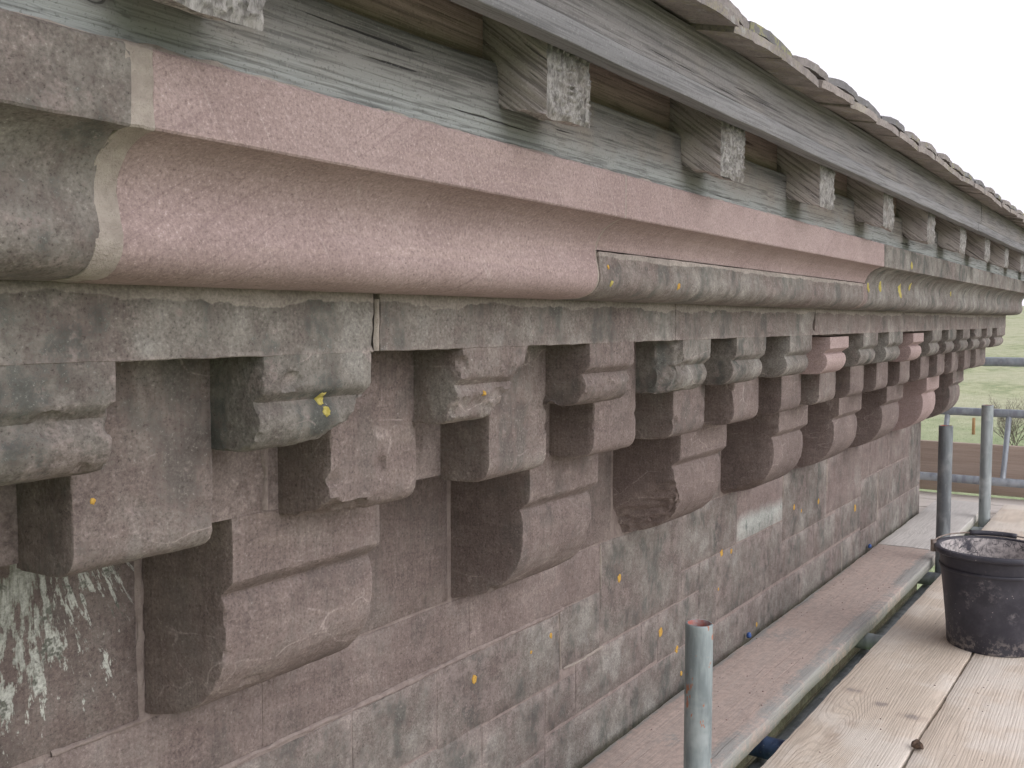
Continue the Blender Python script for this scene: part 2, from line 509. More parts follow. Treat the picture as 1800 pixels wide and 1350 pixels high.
M['deck_grey'] = wood_mat('grey_scaffold_board', 0, (.640, .620, .590), (.550, .530, .500), crack=(.20, .18, .16), crackamt=.3, pine=True, bumpd=.0010, fibre=.12)
M['deck_dust'] = wood_mat('dusty_scaffold_board', 0, (.385, .380, .360), (.310, .305, .290), crack=(.13, .12, .11), crackamt=.4, dust=(.500, .398, .350), bumpd=.0012, fibre=.2)
M['deck_cross'] = wood_mat('cross_scaffold_board', 1, (.690, .640, .590), (.590, .545, .500), crack=(.20, .16, .14), crackamt=.3, bumpd=.0010, fibre=.15)
M['toe'] = wood_mat('brown_toe_board', 1, (.540, .435, .365), (.470, .370, .305), crackamt=0, bumpd=.001, fibre=.15)
M['tube'] = tube_mat('galvanised_tube')
M['tube_near'] = tube_mat('galvanised_tube_painted', (.36, .42, .43), (.47, .53, .535), (.22, .265, .275), paint=(.48, .19, .10), pamt=.055)
M['tube_dark'] = tube_mat('dull_tube', (.235, .260, .275), (.33, .35, .36), (.145, .16, .175))
M['tube_blue'] = tube_mat('blue_painted_tube', (.06, .10, .19), (.20, .22, .24), (.035, .05, .10))
M['tube_in'] = plain_mat('tube_inside_red', (.42, .44, .45), (.50, .14, .10), 22, .6)
M['rail'] = tube_mat('bright_tube', (.36, .40, .44), (.50, .54, .57), (.27, .29, .33))
M['coupler'] = plain_mat('coupler_steel', (.20, .21, .20), (.33, .33, .31), 60, .6)
M['bucket'] = bucket_mat('black_bucket_plastic')
M['bucket_in'] = bucket_mat('mortar_caked_plastic', True)
M['wire'] = plain_mat('rusty_wire', (.20, .15, .12), (.33, .29, .26), 90, .6)
M['lichen'] = plain_mat('orange_lichen', (.42, .24, .05), (.56, .36, .09), 160, .95, .8, .003)
M['lichen_y'] = plain_mat('yellow_lichen', (.34, .29, .07), (.48, .41, .14), 160, .95, .8, .003)
M['leaf'] = plain_mat('dead_leaf', (.07, .05, .04), (.16, .11, .08), 120, .8)
M['chip'] = plain_mat('stone_chip', (.24, .18, .165), (.46, .37, .34), 200, .95)
M['grass'] = grass_mat('pasture')
M['bark'] = plain_mat('twig_bark', (.145, .125, .10), (.24, .215, .175), 6, .95)
M['post'] = plain_mat('fence_post_wood', (.27, .16, .08), (.36, .23, .12), 4, .9)
M['blue'] = plain_mat('blue_plastic', (.04, .09, .26), (.07, .13, .34), 50, .6)


# ------------------------------------------------------------------ mesh helpers
def ob(name, verts, faces, mat, parent=None, color=None, smooth=True, weld=0.0, mats=None, fmat=None):
    me = bpy.data.meshes.new(name)
    me.from_pydata([tuple(v) for v in verts], [], faces)
    if mats:
        for m in mats:
            me.materials.append(m)
        for p, i in zip(me.polygons, fmat):
            p.material_index = i
    else:
        me.materials.append(mat)
    bm = bmesh.new()
    bm.from_mesh(me)
    if weld:
        bmesh.ops.remove_doubles(bm, verts=bm.verts, dist=weld)
    bmesh.ops.recalc_face_normals(bm, faces=bm.faces)
    for f in bm.faces:
        f.smooth = smooth
    bm.to_mesh(me)
    bm.free()
    o = bpy.data.objects.new(name, me)
    COL.objects.link(o)
    if parent is not None:
        o.parent = parent
        o.matrix_parent_inverse = Matrix.Translation(-Vector(parent.location))
    if color:
        o.color = color
    return o


def sharp(o, deg=35):
    me = o.data
    bm = bmesh.new(); bm.from_mesh(me)
    for e in bm.edges:
        if len(e.link_faces) == 2 and e.calc_face_angle(0) > math.radians(deg):
            e.smooth = False
    bm.to_mesh(me); bm.free()
    return o


def nz(x, y, z, s, seed=0.0):
    return noise.noise(Vector((x * s + seed, y * s + seed * 1.7, z * s - seed * .6)))


def grid_faces(n, m, base=0, flip=False):
    fs = []
    for j in range(m - 1):
        for i in range(n - 1):
            a = base + j * n + i
            q = (a, a + 1, a + n + 1, a + n)
            fs.append(q[::-1] if flip else q)
    return fs


def resample(prof, step):
    out = [prof[0]]
    for a, b in zip(prof, prof[1:]):
        d = math.hypot(b[0] - a[0], b[1] - a[1])
        k = max(1, int(round(d / step)))
        for i in range(1, k + 1):
            out.append((a[0] + (b[0] - a[0]) * i / k, a[1] + (b[1] - a[1]) * i / k))
    return out


XW, YW = 4.856, 0.958        # the wall's far corner and its face


def profile_block(name, x0, x1, prof, yback, mat, parent, color, seed=0.0, step=.006, dx=.012, r=.003,
                  amp=.0012, big=.0, chips=0, cuts=(), mitre=False, label=None, capk=5):
    """A moulded stone: profile (y,z) from top to bottom run along x, arrises rounded, surface worn by noise."""
    P = resample(prof, step)
    n = len(P)
    N = []
    for i in range(n):
        a = P[max(0, i - 1)]; b = P[min(n - 1, i + 1)]
        ty, tz = b[0] - a[0], b[1] - a[1]
        L = math.hypot(ty, tz) or 1
        N.append((-tz / L, ty / L))          # towards the inside (larger y for a falling face)
    rings = []
    for t in (0.0, .5):
        ang = t * math.pi / 2
        x = x0 + r * (1 - math.cos(ang))
        ins = r * (1 - math.sin(ang))
        rings.append((x, ins))
    xs_end = x1 if not mitre else x1
    k = max(2, int((x1 - x0 - 2 * r) / dx))
    for i in range(k + 1):
        rings.append((x0 + r + (x1 - x0 - 2 * r) * i / k, 0.0))
    if not mitre:
        for t in (.5, 0.0):
            ang = t * math.pi / 2
            rings.append((x1 - r * (1 - math.cos(ang)), r * (1 - math.sin(ang))))
    V = []
    for x, ins in rings:
        for i in range(n):
            V.append(Vector((x, P[i][0] + N[i][0] * ins, P[i][1] + N[i][1] * ins)))
    nr = len(rings)
    if mitre:
        for i in range(n):
            V.append(Vector((XW + (YW - P[i][0]), P[i][0], P[i][1])))
        for i in range(n):
            V.append(Vector((XW + (YW - P[i][0]), yback + .25, P[i][1])))
        nr += 2
    F = grid_faces(n, nr)
    # end caps as grids back to yback
    def cap(ring, x):
        base = len(V)
        for kk in range(0, capk + 1):
            for i in range(n):
                v = V[ring * n + i]
                V.append(Vector((x, v.y + (yback - v.y) * kk / capk, v.z)))
        F.extend(grid_faces(n, capk + 1, base))
    cap(0, x0)
    if not mitre:
        cap(nr - 1, x1)
    yf = min(p[0] for p in P)
    zt = max(p[1] for p in P); zb = min(p[1] for p in P)
    rr = random.Random(int(seed * 977) + 3)
    bites = []
    for c in range(chips):
        side = rr.choice((x0, x1, None, None))
        i = rr.randrange(n // 6, n)
        x = side if side is not None else rr.uniform(x0, x1)
        rad = rr.choice((rr.uniform(.005, .010), rr.uniform(.005, .012), rr.uniform(.010, .020)))
        off = rad * rr.uniform(.55, .88)
        nx_ = 0 if side is None else (-.6 if side == x0 else .6)
        c0 = Vector((x, P[i][0], P[i][1])) - Vector((-nx_, N[i][0], N[i][1])).normalized() * off
        bites.append((c0, rad))
    for v in V:
        if v.y > yback - 1e-4:
            continue
        for p0, nrm in cuts:
            d = (v - p0).dot(nrm)
            d += .006 * nz(v.x, v.y, v.z, 55, seed + 3) + .003 * nz(v.x, v.y, v.z, 150, seed)
            if d > 0:
                v -= nrm * d
        for c0, rad in bites:
            d = v - c0
            L = d.length
            rad2 = rad * (1 + .35 * nz(v.x, v.y, v.z, 90, seed))
            if L < rad2 and L > 1e-6:
                v += d / L * (rad2 - L) * .9
        e = amp
        a = Vector((nz(v.x, v.y, v.z, 38, seed + 1), nz(v.x, v.y, v.z, 38, seed + 5), nz(v.x, v.y, v.z, 38, seed + 9))) * e
        a += Vector((nz(v.x, v.y, v.z, 120, seed + 2), nz(v.x, v.y, v.z, 120, seed + 4), nz(v.x, v.y, v.z, 120, seed + 8))) * e * .45
        if big:
            a += Vector((0, nz(v.x, v.y, v.z, 9, seed), nz(v.x, v.y, v.z, 7, seed + 6))) * big
        v += a
    o = ob(name, V, F, mat, parent, color, weld=.00005)
    sharp(o, 33)
    if label:
        o['label'] = label
    return o


def ashlar(name, x0, x1, z0, z1, yf, mat, parent, color, seed, b=.0022, edge=.0012, face=.0012, dx=.03, depth=.05, tilt=0.0):
    nx = max(4, int((x1 - x0) / dx)); nzv = max(3, int((z1 - z0) / dx))
    def axis(a, c, n):
        l = [(a, depth), (a, b), (a + b, 0.0)]
        l += [(a + b + (c - a - 2 * b) * i / n, 0.0) for i in range(1, n)]
        l += [(c - b, 0.0), (c, b), (c, depth)]
        return l
    X = axis(x0, x1, nx); Z = axis(z0, z1, nzv)
    V = []
    rr = random.Random(int(seed * 131))
    lean = rr.uniform(-.0004, .0004)
    for z, dz in Z:
        for x, dxx in X:
            y = yf + max(dxx, dz)
            ed = 1.0 if max(dxx, dz) > 0 else .3
            V.append((x + edge * ed * nz(x, 0, z, 34, seed), y + face * (nz(x, 0, z, 14, seed + 2) + .5 * nz(x, 0, z, 60, seed)) + lean * (z - z0) * 10,
                      z + edge * ed * nz(x, 3, z, 34, seed + 4)))
    o = ob(name, V, grid_faces(len(X), len(Z)), mat, parent, color)
    sharp(o, 55)
    return o


def plank(name, axis, a0, a1, b0, b1, c0, c1, mat, parent=None, color=None, seed=0.0, step=.06, wob=.002, r=.003, crook=.0):
    """beam or board along axis 0 (x) or 1 (y); b is the other horizontal axis, c is height"""
    n = max(2, int((a1 - a0) / step))
    sec = []
    for (bb, cc, s1, s2) in ((b0, c0, 1, 1), (b1, c0, -1, 1), (b1, c1, -1, -1), (b0, c1, 1, -1)):
        pts = [(bb + s1 * 0, cc + s2 * r), (bb + s1 * r * .3, cc + s2 * r * .3), (bb + s1 * r, cc)]
        if s1 * s2 < 0:
            pts = pts[::-1]
        sec += pts
    # a few extra points on the long faces
    full = []
    m = len(sec)
    for i in range(m):
        p, q = sec[i], sec[(i + 1) % m]
        full.append(p)
        L = math.hypot(q[0] - p[0], q[1] - p[1])
        kk = int(L / .035)
        for j in range(1, kk):
            full.append((p[0] + (q[0] - p[0]) * j / kk, p[1] + (q[1] - p[1]) * j / kk))
    sec = full
    m = len(sec)
    V = []
    for i in range(n + 1):
        a = a0 + (a1 - a0) * i / n
        bow = crook * nz(a, 0, 0, .9, seed)
        for (bb, cc) in sec:
            w = (nz(a, bb, cc, 6, seed), nz(a, bb, cc, 6, seed + 7))
            w2 = nz(a, bb, cc, 45, seed + 2) * .5
            v = (a + wob * .5 * nz(bb, cc, a, 25, seed) * (1 if i in (0, n) else 0), bb + wob * (w[0] + w2) + bow, cc + wob * (w[1] + w2))
            V.append(v if axis == 0 else (v[1], v[0], v[2]))
    F = []
    for i in range(n):
        for j in range(m):
            j2 = (j + 1) % m
            F.append((i * m + j, i * m + j2, (i + 1) * m + j2, (i + 1) * m + j))
    F.append(tuple(range(m)))
    F.append(tuple(n * m + j for j in range(m)))
    o = ob(name, V, F, mat, parent, color)
    sharp(o, 40)
    return o


def tube(name, p0, p1, rad, mat, parent=None, hollow=None, seg=28, label=None, inmat=None):
    p0 = Vector(p0); p1 = Vector(p1)
    d = (p1 - p0).normalized()
    u = d.orthogonal().normalized(); w = d.cross(u)
    V = []; F = []; fm = []
    loops = [(p0, rad), (p1 - d * rad * .06, rad), (p1, rad * .93)]
    if hollow:
        loops += [(p1, rad * .84), (p1 - d * .22, rad * .82)]
    for c, r in loops:
        for i in range(seg):
            a = 2 * math.pi * i / seg
            V.append(c + (u * math.cos(a) + w * math.sin(a)) * r)
    for k in range(len(loops) - 1):
        for i in range(seg):
            j = (i + 1) % seg
            F.append((k * seg + i, k * seg + j, (k + 1) * seg + j, (k + 1) * seg + i))
            fm.append(1 if (hollow and k == 3) else 0)
    F.append(tuple(range(seg))); fm.append(0)
    k = (len(loops) - 1) * seg
    F.append(tuple(k + i for i in range(seg))); fm.append(1 if hollow else 0)
    o = ob(name, V, F, mat, parent, mats=[mat, inmat or mat], fmat=fm)
    sharp(o, 40)
    if label:
        o['label'] = label
    return o


def empty(name, loc, label, cat):
    o = bpy.data.objects.new(name, None)
    COL.objects.link(o)
    o.location = loc
    o.empty_display_size = .2
    o['label'] = label
    o['category'] = cat
    return o


def keep(child, parent):
    child.parent = parent
    child.matrix_parent_inverse = Matrix.Translation(-Vector(parent.location))


# ================================================================== the field
def ground_h(x, y):
    d = math.hypot(x, y)
    t = max(0.0, d - 62.0)
    h = 17.0 * (1 - math.exp(-t * t / (t + 20.0) / 210.0))
    return -8.0 + h + .12 * nz(x, y, 0, .06, 2) * min(1, d / 20) + .35 * nz(x, y, 0, .013, 4) * min(1, d / 60)


V = []
GX = [-420, -300, -200, -140, -90, -60, -35, -18, -8] + [i * 4 for i in range(0, 46)] + [200, 225, 255, 300, 360, 440, 560, 700]
GY = [-600, -420, -300, -220, -160, -120] + [-96 + i * 4 for i in range(0, 40)] + [70, 90, 120, 170, 250, 360, 500]
for y in GY:
    for x in GX:
        V.append((x, y, ground_h(x, y)))
field = ob('field', V, grid_faces(len(GX), len(GY)), M['grass'])
field['kind'] = 'structure'
field['label'] = 'pale green pasture rising to a hillside beyond the scaffold'

# ================================================================== the building
bld = empty('stone_building', (2.0, 1.6, -8.0), 'weathered red sandstone building with stepped corbels under timber eaves', 'building')


def box(name, x0, x1, y0, y1, z0, z1, mat, parent, color=None):
    v = [(x0, y0, z0), (x1, y0, z0), (x1, y1, z0), (x0, y1, z0), (x0, y0, z1), (x1, y0, z1), (x1, y1, z1), (x0, y1, z1)]
    f = [(0, 1, 2, 3), (4, 5, 6, 7), (0, 1, 5, 4), (1, 2, 6, 5), (2, 3, 7, 6), (3, 0, 4, 7)]
    o = ob(name, v, f, mat, parent, color, smooth=False)
    return o


OLD = lambda g=.5, p=.6: (0.0, g, p, 1)
NEW = lambda g=.5: (1.0, g, .0, 1)

# ---- wall: mortar core with squared stones on its face
wall = box('wall', -1.2, XW - .004, YW + .0016, 3.2, -8.2, -.205, M['mortar_pink'], bld)
wall['label'] = 'squared sandstone wall with fine joints'
rs = random.Random(21)
t3L = [.105, .691, 1.266, 1.823, 2.415, 2.945, 3.525, 4.180]
t3W = [.235, .231, .216, .243, .232, .250, .245, .248]
T3C = 4.751
stones = []
# panels between the lowest corbels
edges = [(a, a + w) for a, w in zip(t3L, t3W)] + [(T3C, 5)]
for (a0, a1), (b0, b1) in zip(edges, edges[1:]):
    stones.append((a1 + .001, b0 - .009, -.449, -.204, 'panel'))
# course under the corbels
L1 = [(-.9, -.2, -.55, -.452), (-.2, .268, -.55, -.452), (.268, .569, -.55, -.455), (.569, .864, -.548, -.452), (.864, 1.316, -.548, -.452), (1.316, 1.767, -.549, -.452),
      (1.768, 2.172, -.664, -.452), (2.172, 2.531, -.595, -.452), (2.532, 2.906, -.594, -.452), (2.907, 3.357, -.66, -.452),
      (3.358, 3.81, -.652, -.452), (3.811, 3.923, -.591, -.452), (3.924, 4.215, -.591, -.452), (4.216, 4.605, -.592, -.452), (4.606, 4.8565, -.75, -.452),
      (-.9, -.1, -.68, -.553), (-.1, .25, -.68, -.553), (.25, .62, -.68, -.556), (.62, 1.03, -.678, -.557), (1.031, 1.226, -.678, -.557), (1.227, 1.609, -.686, -.556), (1.610, 1.767, -.667, -.551),
      (2.173, 2.279, -.664, -.597), (2.280, 2.389, -.775, -.597), (2.390, 2.757, -.772, -.597), (2.758, 2.906, -.772, -.597),
      (2.907, 3.222, -.772, -.662), (3.223, 3.470, -.773, -.662), (3.471, 3.810, -.773, -.654), (3.811, 4.060, -.788, -.593), (4.061, 4.258, -.75, -.593), (4.259, 4.605, -.75, -.594),
      (-.9, .0, -.80, -.683), (.0, .42, -.80, -.683), (.42, .80, -.80, -.683), (.80, 1.13, -.79, -.681), (1.131, 1.35, -.79, -.681), (1.351, 1.554, -.80, -.689),
      (1.555, 1.669, -.775, -.689), (1.670, 1.958, -.775, -.669), (1.959, 2.044, -.772, -.667), (2.045, 2.279, -.778, -.667),
      (4.061, 4.496, -.905, -.753), (4.497, 4.8565, -.905, -.753), (3.811, 4.060, -.905, -.791)]
for s in L1:
    stones.append(s + ('wall',))
x = -.9
z1 = -.778
for course, (za, zb) in enumerate(((-.905, -.781), (-1.06, -.907), (-1.24, -1.062), (-1.46, -1.242), (-1.70, -1.462), (-1.96, -1.702))):
    x = -.9 + .13 * course
    while x < XW:
        w = rs.uniform(.22, .48)
        x2 = min(x + w, XW + .0005)
        if XW - x2 < .15:
            x2 = XW + .0005
        top = zb
        if course == 0:
            if x < 3.810 < x2:
                x2 = 3.810
            if x >= 3.810:
                break
            if x < .8:
                top = -.803
            elif x < 1.55:
                x2 = min(x2, 1.5545); top = -.803
        stones.append((x, x2 - .0012, za, top, 'wall'))
        x = x2
for i, (x0, x1, z0, z1, kind) in enumerate(stones):
    mid = (x0 + x1) / 2
    pat = rs.uniform(.60, .70); tone = rs.uniform(.46, .54); fr = 0.0
    mat = M['stone_wall']
    if kind == 'panel':
        pat = rs.uniform(.02, .12); tone = rs.uniform(.30, .42); fr = .12
        if x1 < .75:
            mat = M['stone_drops']; tone = .22; pat = .45
    if z0 > -.56 and .5 < mid < 1.75:
        pat = rs.uniform(.15, .35); fr = .10
    if 2.53 < mid < 2.9 and z1 > -.46:
        mat = M['stone_bloom']; fr = .35; pat = .15
    if 3.3 < mid < 4.5 and z1 > -.46:
        pat = rs.uniform(.2, .45); fr = .25; tone = .55
    if 1.77 < mid < 2.5 and z1 > -.46:
        pat = .62
    far = mid > 2.4
    ashlar('stone', x0, x1 - .0012, z0 + .0006, z1 - .0006, YW, mat, wall, (fr, tone, pat, 1), i * 1.37 + .5,
           dx=.045 if far else .028, edge=.0016, face=.0007, b=.0012)
# return face of the far corner (quoins)
z = -.205
k = 0
while z > -2.0:
    hgt = rs.uniform(.17, .27)
    d = (.62, .34)[k % 2]
    yy = YW + .052
    while yy < 2.6:
        v = [(XW, yy, z - hgt), (XW, yy + d, z - hgt), (XW, yy + d, z - .003), (XW, yy, z - .003)]
        v += [(XW - .05, a[1], a[2]) for a in v]
        q = ob('stone', [(a[0], a[1] + (-.0015 if a[1] > yy else 0), a[2]) for a in v], [(0, 1, 2, 3), (0, 1, 5, 4), (1, 2, 6, 5), (2, 3, 7, 6), (3, 0, 4, 7)],
               M['stone_wall'], wall, OLD(rs.uniform(.4, .6), .7), smooth=False)
        yy += d
        d = .48
    z -= hgt
    k += 1
# mortar smeared along the open course joint and beside the first big corbel
def mortar_run(name, pts, wid, y, mat, parent, seed, dy=.004):
    """irregular raised band of mortar; pts are (x,z) on the plane y"""
    V = []; n = 0
    P = []
    for (a, b) in zip(pts, pts[1:]):
        L = math.hypot(b[0] - a[0], b[1] - a[1]); kk = max(1, int(L / .008))
        for i in range(kk):
            P.append((a[0] + (b[0] - a[0]) * i / kk, a[1] + (b[1] - a[1]) * i / kk))
    P.append(pts[-1])
    for i, (x, z) in enumerate(P):
        a = P[max(0, i - 1)]; b = P[min(len(P) - 1, i + 1)]
        tx, tz = b[0] - a[0], b[1] - a[1]; L = math.hypot(tx, tz) or 1
        nx_, nz_ = -tz / L, tx / L
        w = wid * (.5 + .55 * nz(x, 0, z, 30, seed) + .35 * nz(x, 0, z, 95, seed + 1))
        w = max(wid * .12, w)
        w2 = max(wid * .12, wid * (.5 + .55 * nz(x, 5, z, 30, seed + 5) + .35 * nz(x, 0, z, 95, seed + 6)))
        for s, h in ((w, .001), (w * .55, -dy * .7), (0, -dy), (-w2 * .55, -dy * .7), (-w2, .001)):
            V.append((x + nx_ * s, y + h + .0006 * nz(x, s * 9, z, 140, seed), z + nz_ * s))
    return ob(name, V, grid_faces(5, len(P)), mat, parent)


mortar_run('mortar_joint', [(.72, -.553), (.9, -.550), (1.1, -.5535), (1.3, -.551), (1.46, -.5505), (1.62, -.551)], .0070, YW - .0002, M['mortar_pink'], wall, 3.3, .0022)
mortar_run('mortar_joint', [(.575, -.4505), (.64, -.4495), (.694, -.4500)], .0085, YW - .0002, M['mortar_pink'], wall, 5.1, .003)
mortar_run('mortar_joint', [(.686, -.446), (.6865, -.33), (.686, -.215)], .0095, YW - .0005, M['mortar_pink'], wall, 9.1, .0012)
mortar_run('mortar_joint', [(1.767, -.455), (1.768, -.500), (1.769, -.545)], .0042, YW - .0002, M['mortar'], wall, 7.7, .0018)
mortar_run('mortar_joint', [(1.6045, -.556), (1.607, -.61), (1.611, -.664)], .0026, YW - .0002, M['mortar'], wall, 8.2, .0015)
mortar_run('mortar_joint', [(1.62, -.668), (1.70, -.6715), (1.78, -.669)], .0060, YW - .0002, M['mortar'], wall, 2.2, .002)
mortar_run('mortar_joint', [(4.062, -.60), (4.061, -.70), (4.062, -.785)], .0050, YW - .0002, M['mortar'], wall, 4.4, .002)
mortar_run('mortar_joint', [(3.559, -.785), (3.560, -.84), (3.560, -.90)], .0050, YW - .0002, M['mortar'], wall, 1.4, .002)
mortar_run('mortar_joint', [(3.357, -.46), (3.357, -.51), (3.358, -.57)], .0055, YW - .0002, M['mortar'], wall, 6.4, .002)
mortar_run('mortar_joint', [(3.8, -.592), (4.1, -.5925), (4.35, -.592), (4.6, -.593)], .0060, YW - .0002, M['mortar_pink'], wall, 6.9, .002)
mortar_run('mortar_joint', [(2.906, -.46), (2.907, -.51), (2.906, -.54)], .0035, YW - .0002, M['mortar'], wall, 1.9, .0018)


LICHEN = []


def lichen(name, x, z, y, r, mat, parent, seed, tall=1.15):
    LICHEN.append((name, x, z, r, mat, parent, seed, tall))


def grow_lichen():
    """thin crusts laid on whatever stone face lies behind them"""
    bpy.context.view_layer.update()
    dg = bpy.context.evaluated_depsgraph_get()
    for name, x, z, r, mat, parent, seed, tall in LICHEN:
        n = 20
        V = []
        pts = [(x, z, .0011)]
        for k, (f, h) in enumerate(((.35, .0012), (.65, .0011), (.9, .0008), (1.0, -.0008))):
            for i in range(n):
                a = 2 * math.pi * i / n
                q = .9 * r * f * (1 + .42 * nz(math.cos(a), math.sin(a), k * .03, 2.1, seed) + .2 * nz(math.cos(a), math.sin(a), 0, 6, seed))
                pts.append((x + q * math.cos(a), z + q * math.sin(a) * tall, h))
        for px, pz, h in pts:
            ok, loc, nrm, idx, hit, mtx = scene.ray_cast(dg, Vector((px, .30, pz)), Vector((0, 1, 0)))
            V.append((px, (loc.y if ok else YW) - h, pz))
        F = [(0, 1 + i, 1 + (i + 1) % n) for i in range(n)]
        for k in range(3):
            for i in range(n):
                F.append((1 + k * n + i, 1 + k * n + (i + 1) % n, 1 + (k + 1) * n + (i + 1) % n, 1 + (k + 1) * n + i))
        ob(name, V, F, mat, parent)


for i, (x, z, r) in enumerate(((1.327, -.599, .0075), (1.575, -.591, .0055), (1.851, -.541, .0085), (2.059, -.712, .0115), (2.149, -.778, .009), (2.177, -.844, .006),
                               (2.493, -.608, .007), (2.425, -.599, .010), (3.013, -.572, .009), (3.088, -.595, .006), (3.268, -.592, .009), (3.726, -.686, .014),
                               (2.694, -.858, .007), (1.505, -.603, .0035), (2.405, -.690, .004))):
    lichen('lichen_patch', x, z, YW - .0004, r, M['lichen'], wall, i * 3.7 + 1)

# ---- corbel table
Y1, Y2, Y3 = .6575, .729, .808
ZL, Z1, Z2, Z3 = -.030, -.117, -.204, -.450
table = box('corbel_table', -1.2, XW + (YW - Y3) - .004, Y3 + .0008, 1.2, -.2045, .024, M['stone'], bld, (.1, .30, .12, 1))
table['label'] = 'three stepped tiers of moulded sandstone corbels'

P1 = [(0, 0), (0, -.0265), (.0155, -.0370), (.0160, -.0385), (.0105, -.0410), (.0072, -.0475), (.0058, -.056), (.0075, -.065), (.0125, -.0745), (.020, -.082), (.030, -.0865), (.05, -.0872), (.0735, -.0868)]
P1w = [(0, 0), (0, -.0295), (.0020, -.0335), (.0122, -.0420), (.0118, -.0440), (.0078, -.0510), (.0062, -.0580), (.0078, -.0675), (.0128, -.0760), (.0205, -.0825), (.034, -.0868), (.05, -.0875), (.0735, -.0870)]
P2 = [(0, 0), (0, -.154), (.0012, -.1610), (.0052, -.1690), (.0115, -.1742), (.021, -.1778), (.038, -.1798), (.078, -.1805)]
P3 = [(0, 0), (0, -.067), (.0030, -.0715), (.0188, -.0840), (.0196, -.0865), (.0160, -.0915), (.0138, -.1020), (.0125, -.1180), (.0130, -.1360), (.0165, -.1570), (.0245, -.1750), (.0365, -.1920), (.054, -.2085), (.076, -.2215), (.105, -.2320), (.150, -.2420)]



def at(prof, y, z):
    return [(y + a, z + b) for a, b in prof]


# top lintel course, in long stones
lint = [(-.9, .143, .5, .55), (.145, .7445, .5, .75), (.7535, 1.4575, .47, .62), (1.459, 2.193, .52, .6), (2.195, 2.669, .6, .45), (2.671, 3.200, .55, .5), (3.202, 3.76, .5, .55), (3.762, 4.3525, .5, .5)]
for i, (a, b, tn, pt) in enumerate(lint):
    profile_block('lintel_stone', a, b, [(Y1 + .004, .031), (Y1 + .001, .0275), (Y1, .022), (Y1, ZL + .0008), (Y1 + .0008, ZL), (Y2 + .01, ZL)], Y2 + .03, M['stone_lintel'], table,
                  OLD(tn, pt), 20.3 + i, step=.007 if i < 4 else .012, dx=.011 if i < 3 else .03, r=.0025, amp=.0011, chips=6 if i < 4 else 2)
profile_block('lintel_stone', 4.356, XW + .2, [(Y1 + .001, .031), (Y1, .021), (Y1, ZL + .0008), (Y1 + .0008, ZL), (Y2 + .01, ZL)], Y2 + .03, M['stone_lintel'], table,
              OLD(.48, .6), 33.3, step=.012, dx=.05, r=.0025, amp=.0010, mitre=True)
mortar_run('mortar_joint', [(.749, .022), (.7495, 0), (.749, ZL + .001)], .0070, Y1 + .0010, M['mortar'], table, 11.1, .002)
mortar_run('mortar_joint', [(4.3545, .022), (4.3545, 0), (4.3545, ZL + .001)], .0060, Y1 + .0005, M['mortar'], table, 12.1, .002)
for xx, zz0, zz1 in ((3.201, .02, -.028), (2.670, .01, -.028)):
    mortar_run('mortar_joint', [(xx, zz0), (xx, (zz0 + zz1) / 2), (xx, zz1)], .0034, Y1 + .0004, M['mortar_pink'], table, xx, .0015)

# tier one
t1 = [.312, .601, .892, 1.182, 1.463, 1.728, 2.027, 2.313, 2.610, 2.882, 3.190, 3.478, 3.755, 4.045, 4.320, 4.610]
w1 = [.144, .140, .146, .133, .141, .153, .148, .157, .148, .165, .150, .154, .150, .150, .150, .150]
for i, (a, w) in enumerate(zip(t1, w1)):
    seed = 40.1 + i * 1.73
    fresh = i in (7, 10)
    near = i < 5
    kw = dict(step=.0036 if near else .007, dx=.0040 if near else .011, r=.0020 if not fresh else .0012, amp=.0007 if not fresh else .0002, chips=0 if fresh else (22 if near else 9), capk=9 if near else 4)
    cuts = ()
    if i == 1:      # lower far corner broken away
        cuts = ((Vector((a + .085, Y1 + .030, Z1)), Vector((.55, -.30, -.78)).normalized()),
                (Vector((a + .03, Y1 + .016, Z1 + .004)), Vector((.05, -.55, -.83)).normalized()))
    if i == 2:      # badly spalled
        cuts = ((Vector((a + .118, Y1 + .012, -.062)), Vector((.72, -.42, -.55)).normalized()),
                (Vector((a + .100, Y1 + .022, Z1 + .004)), Vector((.60, -.35, -.72)).normalized()),
                (Vector((a + .05, Y1 + .008, -.080)), Vector((.05, -.92, -.30)).normalized()))
    if i == 4:
        cuts = ((Vector((a + .02, Y1 + .012, -.075)), Vector((-.75, -.6, .0)).normalized()),)
    z0 = ZL - (.006 if fresh else 0)
    pr = P1 if fresh else P1w
    mat = M['fresh' if fresh else 'stone']
    c = NEW(.52) if fresh else OLD(R_.uniform(.36, .58), (.80, .85, .45, .35, .75, .8, .7, 0, .85, .95, 0, .8, .8, .7, .7, .6)[i])
    profile_block('corbel', a, a + w, ([] if fresh else [(Y1 + .0006, ZL + .006)]) + at(pr, Y1 + .0006, z0), Y2 + .012, mat, table, c, seed, cuts=cuts,
                  label='freshly cut pale pink replacement corbel in the top tier' if fresh else None, **kw)
profile_block('corbel', 4.905, XW + .2, [(Y1 + .0006, ZL + .006)] + at(P1w, Y1 + .0006, ZL), Y2 + .05, M['stone'], table, OLD(.5, .6), 77.7, step=.008, dx=.05, r=.003, amp=.0010, mitre=True)

